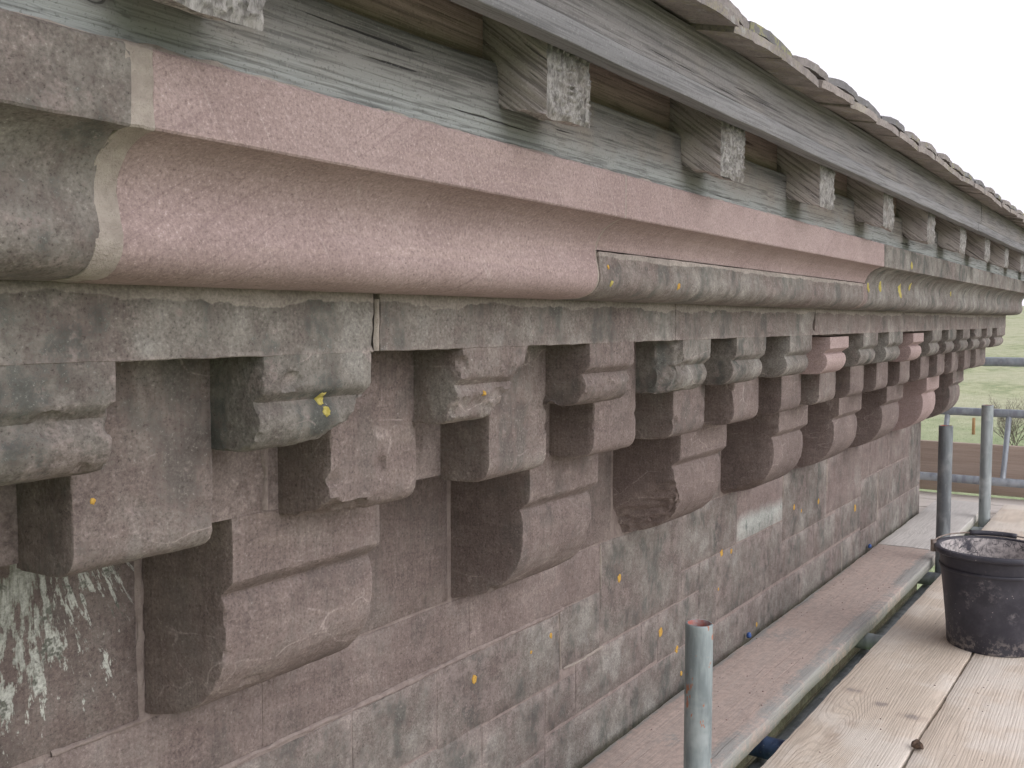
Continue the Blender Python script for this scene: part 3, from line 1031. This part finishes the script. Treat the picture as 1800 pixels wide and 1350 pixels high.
# tier two: runs up behind the gaps of tier one
for i in range(-1, 15):
    a = (.460 + .289 * i) if i < 11 else (.460 + .291 * i)
    meas = {0: .462, 1: .756, 2: 1.045, 3: 1.323, 4: 1.611, 5: 1.902, 6: 2.19, 7: 2.478, 8: 2.760, 9: 3.046, 10: 3.347}
    a = meas.get(i, a)
    near = i < 5
    seed = 90.3 + i * 2.11
    cuts = ()
    if i == 1:
        cuts = ((Vector((a + .02, Y2 + .012, Z2 + .010)), Vector((-.15, -.35, -.92)).normalized()),)
    pt = (.5, .45, .25, .42, .15, .35, .25, .2, .4, .2, .25, .3, .2, .3, .3, .3)[i + 1]
    profile_block('corbel', a, a + .1405, at(P2, Y2, ZL - .0008), Y3 + .004, M['stone'], table, (.08, R_.uniform(.36, .56), pt, 1), seed,
                  step=.0050 if near else .009, dx=.0050 if near else .014, r=.0022, amp=.0006, chips=18 if near else 7, cuts=cuts, capk=6 if near else 3)
profile_block('corbel', 4.822, XW + .12, at(P2, Y2, ZL - .0008), Y3 + .05, M['stone'], table, OLD(.5, .5), 123.7, step=.010, dx=.05, r=.004, amp=.0012, mitre=True)
mortar_run('mortar_joint', [(.737, -.202), (.7375, -.16), (.737, -.119)], .0075, Y3 - .0002, M['mortar_pink'], table, 15.2, .003)
mortar_run('mortar_joint', [(1.594, -.202), (1.594, -.16), (1.594, -.119)], .0045, Y3 - .0002, M['mortar_pink'], table, 16.2, .002)

# tier three
for i, (a, w) in enumerate(zip(t3L, t3W)):
    fresh = i == 7
    near = i < 4
    seed = 150.9 + i * 3.3
    cuts = ()
    if i == 3:      # spalled flank
        cuts = ((Vector((a + .030, YW - .05, -.40)), Vector((-.80, -.25, -.52)).normalized()),)
    if i == 4:
        cuts = ((Vector((a + .03, YW - .055, -.435)), Vector((-.55, -.25, -.80)).normalized()),)
    mat = M['fresh' if fresh else 'stone']
    pt = (.3, .22, .30, .08, .12, .12, .10, 0)[i]
    c = (.92, .54, 0, 1) if fresh else (.12, (.45, .50, .47, .46, .46, .50, .46, .5)[i], pt, 1)
    profile_block('corbel', a, a + w, at(P3, Y3, Z2 - .0005), YW + .01, mat, table, c, seed, step=.0055 if near else .011, dx=.0060 if near else .018,
                  r=.0024 if not fresh else .0015, amp=.0007 if not fresh else .0003, chips=0 if fresh else (18 if near else 8), cuts=cuts, capk=8 if near else 4,
                  label='freshly cut pink replacement corbel in the bottom tier' if fresh else None)
profile_block('corbel', T3C, XW + .05, at(P3, Y3, Z2 - .0005), YW + .05, M['stone'], table, (.05, .48, .4, 1), 188.7, step=.012, dx=.05, r=.004, amp=.0014, mitre=True)
lichen('lichen_patch', .679, -.0725, Y1 + .001, .006, M['lichen_y'], table, 2.1)
lichen('lichen_patch', .6835, -.085, Y1 + .0015, .005, M['lichen_y'], table, 3.1)
lichen('lichen_patch', .943, -.083, Y1 + .0030, .003, M['lichen'], table, 4.1)
lichen('lichen_patch', .480, -.146, Y2 - .0006, .0028, M['lichen'], table, 5.1)

# ---- cornice
CP = [(.640, .1765), (.5595, .1765), (.558, .1745), (.558, .1262), (.5592, .1246), (.568, .1230), (.5780, .1190), (.5870, .1130), (.5935, .1050), (.5978, .0965), (.5992, .0885),
      (.5985, .0785), (.5965, .0690), (.5950, .0590), (.5955, .0500), (.5985, .0425), (.6045, .0360), (.6130, .0315), (.625, .0288), (.662, .0275)]
UP = CP[:10] + [(.5993, .0885)]
LOW = [(.61, .0868), (.5968, .0868), (.5955, .0835), (.5948, .0690), (.5932, .0590), (.5938, .0500), (.597, .0425), (.6035, .0360), (.6122, .0315), (.625, .0288), (.662, .0275)]
corn = box('cornice', -1.2, XW + (YW - .64), .668, 1.2, .0275, .176, M['mortar'], bld)
corn['label'] = 'moulded sandstone cornice part renewed in pink stone'
YB = .672
profile_block('cornice_stone', -.9, .4025, CP, YB, M['stone_wall'], corn, OLD(.46, .72), 201.1, step=.005, dx=.008, r=.0015, amp=.0008, big=.0010, chips=12)
profile_block('cornice_stone', .4185, 1.0885, CP, YB, M['fresh'], corn, NEW(.40), 202.1, step=.004, dx=.02, r=.0012, amp=.00025,
              label='freshly cut pink sandstone cornice block with diagonal bedding')
profile_block('cornice_stone', 1.0905, 2.3785, UP, YB, M['fresh'], corn, NEW(.43), 203.1, step=.004, dx=.03, r=.0012, amp=.00025,
              label='fresh pink sandstone patch let into the top of the cornice')
profile_block('cornice_stone', 1.0915, 2.344, LOW, YB, M['stone_patch'], corn, OLD(.55, .62), 204.1, step=.004, dx=.008, r=.003, amp=.0010, chips=6,
              label='old lichened lower half of the cornice below the pink patch')
profile_block('cornice_stone', 2.3805, 3.698, CP, YB, M['stone_wall'], corn, OLD(.48, .80), 205.1, step=.006, dx=.02, r=.002, amp=.0007, chips=4)
profile_block('cornice_stone', 3.700, 4.409, CP, YB, M['stone_wall'], corn, OLD(.5, .8), 206.1, step=.008, dx=.03, r=.002, amp=.0006, chips=2)
profile_block('cornice_stone', 4.413, XW + .28, CP, YB, M['stone_wall'], corn, OLD(.5, .75), 207.1, step=.008, dx=.05, r=.002, amp=.0006, mitre=True)
MP = [(y - .0002, z) for y, z in CP]
profile_block('mortar_joint', .3985, .4192, MP, YB, M['mortar'], corn, None, 208.1, step=.004, dx=.004, r=.0005, amp=.0016)
profile_block('mortar_joint', 1.0880, 1.0912, [(y + .0004, z) for y, z in CP], YB, M['mortar'], corn, None, 209.1, step=.006, dx=.003, r=.0003, amp=.0004)
profile_block('mortar_joint', 2.3440, 2.3500, [(y + .0006, z) for y, z in LOW], YB, M['mortar_pink'], corn, None, 210.1, step=.006, dx=.003, r=.0003, amp=.0008)
profile_block('cornice_stone', 2.3505, 2.3785, LOW, YB, M['stone'], corn, (.6, .5, .3, 1), 210.6, step=.008, dx=.02, r=.001, amp=.0008)
profile_block('mortar_joint', 4.4085, 4.4135, [(y - .0004, z) for y, z in CP], YB, M['mortar'], corn, None, 211.1, step=.008, dx=.003, r=.0003, amp=.0008)
for i, (x, z, y, r, m) in enumerate(((2.401, .079, .5962, .010, 'lichen_y'), (2.514, .083, .596, .013, 'lichen_y'), (2.719, .078, .5958, .019, 'lichen_y'), (2.837, .093, .5950, .010, 'lichen_y'),
                                     (2.662, .140, .5572, .010, 'lichen_y'), (3.429, .088, .5955, .008, 'lichen_y'), (1.327, .050, .5965, .0048, 'lichen'), (1.113, .068, .5930, .0030, 'lichen'), (1.122, .048, .5972, .0040, 'lichen_y'))):
    lichen('lichen_patch', x, z, y - .0004, r, M[m], corn, 31 + i * 2.3)

grow_lichen()

# ---- roof edge
roof = bpy.data.objects.new('roof', None)
RP = math.radians(12)
# deck boarding under the tiles
def deck_z(y):
    return .352 + (y - .492) * math.tan(RP) + (max(0.0, y - .66) * (math.tan(math.radians(31)) - math.tan(RP)))
V = []
GYR = [.492, .66, 1.0, 1.4, 2.0, 2.8]
for x in (-1.0, 5.9):
    for y in GYR:
        V.append((x, y, deck_z(y) - .002))
for x in (-1.0, 5.9):
    for y in GYR:
        V.append((x, y, deck_z(y) - .018))
n = len(GYR)
F = grid_faces(n, 2) + grid_faces(n, 2, 2 * n)
for b in (0, n):
    for i in range(n - 1):
        F.append((b + i, b + i + 1, 2 * n + b + i + 1, 2 * n + b + i))
F.append((0, n, 3 * n, 2 * n)); F.append((n - 1, 2 * n - 1, 4 * n - 1, 3 * n - 1))
bpy.data.objects.remove(roof)
roof = ob('roof', V, F, M['infill'], bld, smooth=False)
roof['label'] = 'tiled roof edge on weathered oak rafters'
plank('wall_plate', 0, -1.0, 5.6, .572, .74, .1775, .2565, M['plate'], roof, (0, .5, 0, 1), 3.1, step=.02, wob=.0035, r=.005)
mortar_run('mortar_joint', [(.2, .178), (.36, .1785), (.45, .180), (.6, .178), (.8, .178), (1.0, .1785), (1.5, .178), (2.3, .178)], .0055, .5712, M['mortar'], roof, 5.5, .0015)
rx = [.390 + .4445 * k for k in range(-2, 12)]
RW = .083
for k, x in enumerate(rx):
    # board closing the bay above the plate
    x1 = x + .4445
    plank('infill_board', 0, x + RW + .002, x1 - .002, .588, .606, .258, .345, M['infill'], roof, (0, R_.uniform(.35, .6), 0, 1), k * 3.1 + 1, step=.03, wob=.002, r=.002)
SL = math.radians(38)
for k, x in enumerate(rx):
    near = 1 <= k <= 4
    seed = 300 + k * 5.7
    rr = random.Random(k + 90)
    # stations from the back to the plumb-cut end
    ys = [.78, .70, .64, .60, .585, .567, .555, .545, .535, .526, .519, .515, .5135] if not near else [.78, .70, .64, .60] + [.59 - .0025 * i for i in range(31)] + [.5135]
    yend = ys[-1]
    dz = rr.uniform(-.004, .004)
    V = []
    nb = 14 if near else 6
    ns = 26 if near else 9
    def zb(y):
        if y > .60:
            return .262 + (y - .60) * math.tan(SL)
        if y > .566:
            return .2125 + (.262 - .2125) * (y - .566) / (.034)
        return .1945 + dz + (.2125 - .1945) * max(0, (y - .512)) / .054
    def zt(y):
        return min(.2935 + (y - .512) * math.tan(SL), deck_z(max(y, .492)) - .02) + (0 if y > .52 else 0)
    per = []
    for i in range(nb):
        per.append((i / nb, 0))
    for i in range(ns):
        per.append((1, i / ns))
    for i in range(nb):
        per.append((1 - i / nb, 1))
    for i in range(ns):
        per.append((0, 1 - i / ns))
    m = len(per)
    skew = rr.uniform(-.006, .006)
    def disp(X, y, z, fx, fz):
        c = -(y) * math.sin(SL) + z * math.cos(SL)
        al = y * math.cos(SL) + z * math.sin(SL)
        g = nz(c * 170, al * 7, fx * 2, 1.0, seed) * .0030 + nz(c * 60, al * 4, fx, 1.0, seed + 3) * .0022
        fade = min(1.0, max(0.0, (y - yend) / .01))
        g2 = nz(X, y, z, 25, seed) * .002
        xx = X + (-g if fx < .01 else (g if fx > .99 else 0)) + g2
        zz = z + ((g * 1.2 + nz(X, y, 0, 40, seed) * .004) if fz < .01 else 0)
        return xx + skew * (.58 - y) * 4, y, zz
    for y in ys:
        for fx, fz in per:
            X = x + RW * fx
            z = zb(y) + (zt(y) - zb(y)) * fz
            V.append(disp(X, y, z, fx, fz))
    F = []; fm = []
    for s in range(len(ys) - 1):
        for i in range(m):
            j = (i + 1) % m
            F.append((s * m + i, s * m + j, (s + 1) * m + j, (s + 1) * m + i)); fm.append(0)
    # ragged end grain
    base = len(V)
    gx, gz = (46, 62) if near else (16, 24)
    for b in range(gz + 1):
        for a in range(gx + 1):
            fx, fz = a / gx, b / gz
            X = x + RW * fx
            y = yend
            z = zb(y) + (zt(y) - zb(y)) * fz
            px, py, pz = disp(X, y, z, fx if fx in (0, 1) else .5, fz if fz == 0 else .5)
            edge = min(fx, 1 - fx, fz) * 16
            q = noise.cell_vector(Vector((X * 120, 0, z * 75)))
            kn = abs(nz(X, 1, z * .7, 230, seed)) * .0075 + nz(X, 1, z * .6, 95, seed) * .0030 + (nz(X * 2.2, 1, z * .3, 80, seed) * .0025)
            V.append((px, py - (.0012 + kn) * min(1, edge), pz + nz(X, 2, z, 90, seed) * .0012 * min(1, edge)))
    F += grid_faces(gx + 1, gz + 1, base)
    fm += [1] * (gx * gz)
    o = ob('rafter', V, F, None, roof, (0, rr.uniform(.42, .58), 0, 1), mats=[M['rafter'], M['endgrain']], fmat=fm)
    sharp(o, 60)
# strip and fascia boards
for a, b in ((-1.0, 3.181), (3.184, 5.9)):
    plank('eaves_strip', 0, a, b, .4855, .507, .2635, .2862, M['strip'], roof, (0, .5, 0, 1), a + 2, step=.04, wob=.0012, r=.002)
for a, b in ((-1.0, 3.257), (3.261, 5.9)):
    plank('fascia_board', 0, a, b, .4905, .508, .2880, .352, M['fascia'], roof, (0, .45, 0, 1), a + 6, step=.04, wob=.0016, r=.002)

# tiles: a few worn shapes, each tile its own object
def tile_mesh(seed, camber):
    rr = random.Random(seed)
    w, L, th = .1655, .265, .0125
    nx_, ny_ = 12, 7
    V = []
    tw = rr.uniform(-.003, .003)
    for s in (0, 1):
        for j in range(ny_ + 1):
            for i in range(nx_ + 1):
                fx = i / nx_ - .5; fy = j / ny_
                hump = camber * (1 - (2 * fx) ** 2) * (.75 + .25 * math.cos(fy * 3))
                z = hump + tw * fx * 2 + s * th + .0011 * nz(fx * 6, fy * 3, s, 1.6, seed)
                y = fy * L + (0.0022 * nz(fx * 9, 0, s, 2.0, seed) if j == 0 else 0)
                if j == 0 and s == 1:
                    y += .0025; z -= .001
                if abs(fx) > .46:
                    z -= .0012 * s
                V.append((fx * w, y, z))
    g = (nx_ + 1) * (ny_ + 1)
    F = grid_faces(nx_ + 1, ny_ + 1) + grid_faces(nx_ + 1, ny_ + 1, g)
    W = nx_ + 1
    for i in range(nx_):
        F.append((i, i + 1, g + i + 1, g + i))
        a = ny_ * W + i
        F.append((a, a + 1, g + a + 1, g + a))
    for j in range(ny_):
        for c in (0, nx_):
            a = j * W + c
            F.append((a, a + W, g + a + W, g + a))
    o = ob('roof_tile', V, F, M['tile'])
    sharp(o, 45)
    me = o.data
    bpy.data.objects.remove(o)
    return me


flat = [tile_mesh(i + 1, .0006 + .0004 * i) for i in range(6)]
bent = [tile_mesh(i + 20, .0040 + .0009 * i) for i in range(6)]
TY, TZ = .4385, .3405
rt = random.Random(5)
for course, (off, dy, dz, lib) in enumerate(((0.0, 0.0, 0.0, flat), (.080, .012, .0165, bent), (.0, .115, .030, bent), (.080, .215, .036, flat), (.0, .315, .040, flat))):
    x = -.78 + off
    while x < 5.8:
        me = rt.choice(lib)
        o = bpy.data.objects.new('roof_tile', me)
        COL.objects.link(o)
        o.parent = roof
        y = TY + dy + rt.uniform(-.003, .003)
        o.location = (x, y, deck_z(y) + dz - .0005 + rt.uniform(-.001, .002))
        o.rotation_euler = ((RP, RP - .01, RP + .05, RP + .18, RP + .27)[course] + rt.uniform(-.010, .010), rt.uniform(-.011, .011), rt.uniform(-.010, .010))
        dark = rt.random()
        o.color = ((.05 + .25 * dark) if course == 0 else (.85 if dark > .45 else .35), rt.uniform(.40, .62), (.25 if course == 0 else .75) * (1 if rt.random() > .35 else .1), 1)
        x += .1665

# ================================================================== scaffold
ZD = -.866
sc = empty('scaffold', (3.0, .672, -8.0), 'galvanised tube scaffold with guard rails and toe board around the eaves', 'scaffold')
PR = .02415
def add(o):
    keep(o, sc)
    return o
PYY = .674
add(tube('upright_tube', (1.594, PYY + .004, -8), (1.606, PYY, -.526), PR, M['tube_near'], None, hollow=True, seg=40, inmat=M['tube_in'], label='near upright tube with flaked orange paint'))
add(tube('upright_tube', (3.835, PYY, -8), (3.843, PYY, -.375), PR, M['tube_dark'], None, hollow=True, inmat=M['tube_in']))
add(tube('upright_tube', (4.795, PYY, -8), (4.803, PYY, -.368), PR, M['tube'], None, hollow=True, inmat=M['tube_in']))
for i, (x, m, yb) in enumerate(((1.02, 'tube', .96), (2.075, 'tube_blue', .95), (2.945, 'tube', .955), (3.80, 'tube_dark', .955), (4.76, 'tube', .955))):
    add(tube('transom_tube', (x, -1.5, ZD - .038 - PR - .0015), (x, yb - .012, ZD - .038 - PR - .0015), PR, M[m], None))
for y in (-1.25,):
    for x in (.2, 1.65, 3.85, 5.85):
        add(tube('upright_tube', (x, y, -8), (x, y, .35), PR, M['tube'], None, hollow=True, inmat=M['tube_in']))
add(tube('ledger_tube', (-1.0, PYY + PR * 2 + .002, ZD - .12), (5.9, PYY + PR * 2 + .002, ZD - .12), PR, M['tube_dark'], None))
add(tube('ledger_tube', (-1.0, -1.25 + PR * 2, ZD - .12), (6.0, -1.25 + PR * 2, ZD - .12), PR, M['tube'], None))
# guard at the far end
XE = 5.66
add(plank('toe_board', 1, -1.2, 2.9, XE, XE + .036, ZD - .036, -.640, M['toe'], None, (0, .5, 0, 1), 4.4, step=.2, wob=.002))
add(tube('guard_rail', (XE + .07, -1.3, -.206), (XE + .07, 2.9, -.214), PR, M['rail'], None))
# ladder beam leaning outwards against the toe board
LB0, LB1 = Vector((XE - .105, 0, -.815)), Vector((XE - .03, 0, -.470))
for q, nm in ((LB0, 'ladder_beam_chord'), (LB1, 'ladder_beam_chord')):
    add(tube(nm, (q.x, -1.25, q.z), (q.x, 2.6, q.z), .0215, M['rail'], None))
for k in range(-4, 8):
    y = .700 + .292 * k
    add(tube('ladder_beam_rung', (LB0.x, y, LB0.z), (LB1.x, y - .012, LB1.z), .0135, M['rail'], None, seg=16))
for yv in (.600, -.75, 2.0):
    add(tube('upright_tube', (XE + .07 + PR * 2, yv, -8), (XE + .07 + PR * 2, yv, .05), PR, M['tube_dark'], None))
    o = add(tube('coupler', (XE + .045, yv - .004, -.655), (XE + .045, yv - .075, -.650), .033, M['coupler'], None, seg=12))
# ------------------------------------------------------------------ loose boards
def deck(x0, x1, y0, y1, mat, seed, label, tone=.5, z=ZD, axis=0):
    if axis == 0:
        o = plank('scaffold_board', 0, x0, x1, y0, y1, z - .038, z, M[mat], None, (0, tone, 0, 1), seed, step=.025, wob=.0022, r=.0022, crook=.004)
    else:
        o = plank('scaffold_board', 1, y0, y1, x0, x1, z - .038, z, M[mat], None, (0, tone, 0, 1), seed, step=.08, wob=.002, r=.004)
    o['label'] = label
    o['category'] = 'board'
    o['group'] = 'scaffold boards of the working platform'
    return o


deck(.15, 3.985, .711, .934, 'deck_dust', 1.1, 'scaffold board caked in pink stone dust against the wall', .5)
deck(3.992, 5.17, .713, .936, 'deck_grey', 2.2, 'clean grey scaffold board continuing the dusty one along the wall', .62)
deck(.3, 5.19, .414, .641, 'deck', 3.3, 'knotty pale pine scaffold board under the bucket beside the open gap', .50)
deck(.2, 5.14, .181, .4095, 'deck', 4.4, 'warm pine scaffold board with a long split, second from the gap', .53)
deck(.2, 5.18, -.05, .176, 'deck', 5.5, 'third pine scaffold board out from the open gap along the wall', .50)
for k, y in enumerate((-.282, -.513, -.744, -.975)):
    deck(.1, 5.15, y, y + .226, 'deck', 6.6 + k, 'outer pine scaffold board, %s out from the open gap along the wall' % ('fourth', 'fifth', 'sixth', 'seventh')[k], .5)
zc = ZD - .040
for k, (x0, lab) in enumerate(((4.905, 'nearest'), (5.150, 'middle'), (5.392, 'farthest'))):
    deck(x0, x0 + .226, -1.1, 2.8, 'deck_cross', 12.1 + k, 'pale cross board at the far end of the platform, %s of three' % lab, .55, zc, 1)

# long split in the second board: a shallow sliver of torn wood
mr = mortar_run('split', [(1.9, .322), (2.2, .318), (2.5, .316), (2.75, .318)], .006, ZD, M['deck'], None, 3.9, .0)
bpy.data.objects.remove(mr)

# ================================================================== bucket
BX, BY = 2.902, .380
bk = empty('bucket', (BX, BY, ZD), 'black plastic builder\'s bucket smeared with dried mortar on the boards', 'bucket')
seg = 72
left = math.atan2(math.cos(YAW), -math.sin(YAW)) + .30      # pouring lip direction
def ringp(r, z, spout=0.0, thick=0.0):
    out = []
    for i in range(seg):
        a = 2 * math.pi * i / seg
        da = math.atan2(math.sin(a - left), math.cos(a - left))
        q = r + spout * math.exp(-(da / .34) ** 2)
        zz = z + (spout * .25) * math.exp(-(da / .34) ** 2)
        out.append((BX + q * math.cos(a), BY + q * math.sin(a), zz))
    return out
def lathe(name, prof, mat, mats=None, split=None):
    V = []
    for (r, z, s) in prof:
        V += ringp(r, z, s)
    F = []; fm = []
    for k in range(len(prof) - 1):
        for i in range(seg):
            j = (i + 1) % seg
            F.append((k * seg + i, k * seg + j, (k + 1) * seg + j, (k + 1) * seg + i)); fm.append(0 if split is None or k < split else 1)
    if prof[-1][0] < .13 and split is not None:
        k = (len(prof) - 1) * seg
        F.append(tuple(k + i for i in range(seg))); fm.append(1)
        F.append(tuple(range(seg))); fm.append(0)
    o = ob(name, V, F, mat, None, mats=mats or [mat], fmat=fm)
    keep(o, bk)
    sharp(o, 50)
    return o
hb = .262
z0 = ZD + .0015
lathe('body', [(.100, z0 + .004, 0), (.1105, z0, 0), (.1125, z0 + .006, 0), (.1150, z0 + .05, 0), (.1230, z0 + .13, .001), (.1330, z0 + .215, .004), (.1365, z0 + hb - .012, .010), (.1365, z0 + hb - .003, .012),
               (.1335, z0 + hb - .004, .012), (.1305, z0 + .215, .004), (.1205, z0 + .13, .001), (.110, z0 + .03, 0), (.10, z0 + .012, 0)], M['bucket'], [M['bucket'], M['bucket_in']], 8)
lathe('rim', [(.1368, z0 + hb - .013, .010), (.1430, z0 + hb - .015, .012), (.1480, z0 + hb - .012, .013), (.1490, z0 + hb - .006, .014), (.1470, z0 + hb - .0005, .014), (.1400, z0 + hb + .002, .013), (.1345, z0 + hb, .012), (.1335, z0 + hb - .004, .012)], M['bucket'])
lathe('moulded_band', [(.1345, z0 + .205, .003), (.1362, z0 + .207, .003), (.1366, z0 + .211, .0035), (.1355, z0 + .214, .0035)], M['bucket'])
# bail wire resting on the far rim with a plastic grip
def wire(name, pts, r, mat, sg=8):
    pts = [Vector(p) for p in pts]
    V = []; F = []
    for i, p in enumerate(pts):
        d = (pts[min(i + 1, len(pts) - 1)] - pts[max(i - 1, 0)]).normalized()
        u = d.cross(Vector((0, 0, 1)))
        u = u.normalized() if u.length > 1e-4 else Vector((1, 0, 0))
        w = d.cross(u)
        for k in range(sg):
            a = 2 * math.pi * k / sg
            V.append(p + (u * math.cos(a) + w * math.sin(a)) * r)
    for i in range(len(pts) - 1):
        for k in range(sg):
            l = (k + 1) % sg
            F.append((i * sg + k, i * sg + l, (i + 1) * sg + l, (i + 1) * sg + k))
    F.append(tuple(range(sg))); F.append(tuple((len(pts) - 1) * sg + k for k in range(sg)))
    o = ob(name, V, F, mat)
    return o
ax = math.atan2(math.cos(YAW), -math.sin(YAW)) - .42          # ear direction, left and away in the picture
hp = []
zr = z0 + hb + .004
for i in range(41):
    t = math.pi * i / 40
    # half hoop folded back on to the rim
    a = ax - t
    q = .1505 + .004 * math.sin(t)
    hp.append((BX + q * math.cos(a), BY + q * math.sin(a), zr - .006 * abs(math.cos(t)) ** 6 + .003 * math.sin(t)))
keep(wire('handle', hp, .0022, M['wire']), bk)
keep(wire('grip', hp[15:26], .0072, M['bucket'], 14), bk)
for s in (0, -1):
    p = Vector(hp[s])
    keep(tube('ear', p + Vector((0, 0, -.022)), p + Vector((0, 0, .010)), .0075, M['wire'] if s == 0 else M['bucket'], None, seg=10), bk)

# ================================================================== small things
rd = random.Random(11)
# crumbs and chips of stone on the dusty board
V = []; F = []
def crumb(x, y, z, s):
    b = len(V)
    pts = [(-1, -1, 0), (1, -.8, 0), (.9, 1, 0), (-.8, .9, 0), (rd.uniform(-.3, .3), rd.uniform(-.3, .3), 1.1)]
    a = rd.uniform(0, 6.3)
    for p in pts:
        q = (p[0] * rd.uniform(.6, 1.1) * s, p[1] * rd.uniform(.6, 1.1) * s)
        V.append((x + q[0] * math.cos(a) - q[1] * math.sin(a), y + q[0] * math.sin(a) + q[1] * math.cos(a), z + p[2] * s))
    for i in range(4):
        F.append((b + i, b + (i + 1) % 4, b + 4))
    F.append((b + 3, b + 2, b + 1, b))
for i in range(230):
    x = rd.choice((rd.gauss(3.25, .22), rd.gauss(3.75, .18), rd.uniform(1.6, 3.9), rd.gauss(2.35, .12)))
    y = rd.choice((rd.uniform(.73, .925), rd.gauss(.905, .018), rd.gauss(.78, .03)))
    if .72 < y < .93 and 1 < x < 3.97:
        crumb(x, y, ZD - .0005, rd.choice((.0010, .0013, .0016, .0026)))
for i in range(120):
    crumb(rd.uniform(1.7, 4.8), rd.choice((rd.uniform(.20, .40), rd.uniform(.43, .63))), ZD - .0003, rd.choice((.001, .0014, .002)))
cr = ob('stone_crumbs', V, F, M['chip'], smooth=False)
cr['kind'] = 'stuff'
cr['label'] = 'crumbs of pink stone scattered over the boards'
cr['category'] = 'debris'
# curled dead leaf in the seam
V = []; F = []
for j in range(5):
    for i in range(9):
        u = i / 8 - .5; w = (j / 4 - .5) * (1 - (2 * u) ** 2 + .12)
        V.append((2.095 + u * .034, .405 + w * .022 + u * .008, ZD + .003 + .055 * u * u + .25 * abs(w) * .02 + .003 * math.sin(u * 9)))
lf = ob('dead_leaf', V, grid_faces(9, 5), M['leaf'])
lf['label'] = 'small curled dead leaf by the seam between two boards'
lf['category'] = 'leaf'
md = lf.modifiers.new('thick', 'SOLIDIFY'); md.thickness = .0006
# blue plastic ties glimpsed between board and wall
for k, (x, s) in enumerate(((2.60, .007), (3.905, .009))):
    V = []; F = []
    n = 12
    for j, (h, q) in enumerate(((0, 1), (.004, 1.15), (.010, 1.0), (.014, .5))):
        for i in range(n):
            a = 2 * math.pi * i / n
            V.append((x + s * q * math.cos(a), .9455 + .006 * q * math.sin(a), ZD - .001 + h))
    for j in range(3):
        for i in range(n):
            F.append((j * n + i, j * n + (i + 1) % n, (j + 1) * n + (i + 1) % n, (j + 1) * n + i))
    F.append(tuple(3 * n + i for i in range(n)))
    F.append(tuple(range(n)))
    o = ob('plastic_cap', V, F, M['blue'])
    o['label'] = 'tiny blue plastic cap wedged between wall and %s' % ('dusty board, nearer one' if k == 0 else 'dusty board near its far end')
    o['category'] = 'plastic cap'

# ================================================================== beyond: shrub, posts
def ray_ground(u, v):
    a = (u - 900) / F_PX; b = (675 - v) / F_PX
    rt_ = Vector((math.sin(YAW), -math.cos(YAW), 0))
    up = rt_.cross(fw)
    d = fw + rt_ * a + up * b
    s = 5.0
    while s < 400:
        p = d * s
        if p.z < ground_h(p.x, p.y):
            return p
        s += .25
    return d * 400


def shrub(name, base, height, seed, label, parts=True):
    rr = random.Random(seed)
    e = empty(name, base, label, 'shrub')
    def build(nm, segs):
        V = []; F = []
        for (p, q, r0, r1) in segs:
            d = (q - p)
            if d.length < 1e-5:
                continue
            d.normalize()
            u = d.orthogonal().normalized(); w = d.cross(u)
            b = len(V)
            for c, r in ((p, r0), (q, r1)):
                for k in range(4):
                    a = math.pi / 2 * k
                    V.append(c + (u * math.cos(a) + w * math.sin(a)) * r)
            for k in range(4):
                l = (k + 1) % 4
                F.append((b + k, b + l, b + 4 + l, b + 4 + k))
        o = ob(nm, V, F, M['bark'])
        keep(o, e)
        return o
    stems = []; twigs = []
    def grow(p, d, L, r, depth):
        q = p
        n = 3
        for i in range(n):
            d2 = (d + Vector((rr.uniform(-.25, .25), rr.uniform(-.25, .25), rr.uniform(-.05, .18)))).normalized()
            q2 = q + d2 * L / n
            (stems if depth == 0 else twigs).append((q, q2, r * (1 - .22 * i), r * (1 - .22 * (i + 1))))
            if depth < 4:
                for b in range(2 if depth < 3 else 2):
                    dd = (d2 + Vector((rr.uniform(-.9, .9), rr.uniform(-.9, .9), rr.uniform(-.2, .6)))).normalized()
                    grow(q2, dd, L * rr.uniform(.42, .62), r * .55, depth + 1) if rr.random() < (.95 if depth < 2 else .62) else None
            q, d = q2, d2
    for k in range(7):
        a = rr.uniform(0, 6.28)
        d = Vector((math.cos(a) * rr.uniform(.15, .8), math.sin(a) * rr.uniform(.15, .8), 1)).normalized()
        grow(Vector(base) + Vector((rr.uniform(-.3, .3), rr.uniform(-.3, .3), -.1)), d, height * rr.uniform(.38, .55), .035, 0)
    build('stem', stems)
    build('twigs', twigs)
    return e


pb = ray_ground(1786, 790)
shrub('bare_shrub', pb, 4.2, 4, 'leafless grey-brown shrub in the pasture behind the guard rail')
for i, (u, v, hh) in enumerate(((1711, 764, 1.15),)):
    p = ray_ground(u, v)
    V = []; F = []
    n = 8
    for j, (z, r) in enumerate(((-.3, .11), (.3, .105), (hh * .95, .10), (hh, .07))):
        for k in range(n):
            a = 2 * math.pi * k / n
            V.append((p.x + r * math.cos(a), p.y + r * math.sin(a), p.z + z))
    for j in range(3):
        for k in range(n):
            F.append((j * n + k, j * n + (k + 1) % n, (j + 1) * n + (k + 1) % n, (j + 1) * n + k))
    F.append(tuple(3 * n + k for k in range(n))); F.append(tuple(range(n)))
    o = ob('fence_post', V, F, M['post'])
    o['label'] = 'orange-brown fence post in the field between the two tall scaffold tubes'
    o['category'] = 'post'

# lift everything so that the pasture lies at z = 0
for o in scene.objects:
    if o.parent is None and o.type in ('MESH', 'EMPTY'):
        o.location.z += H
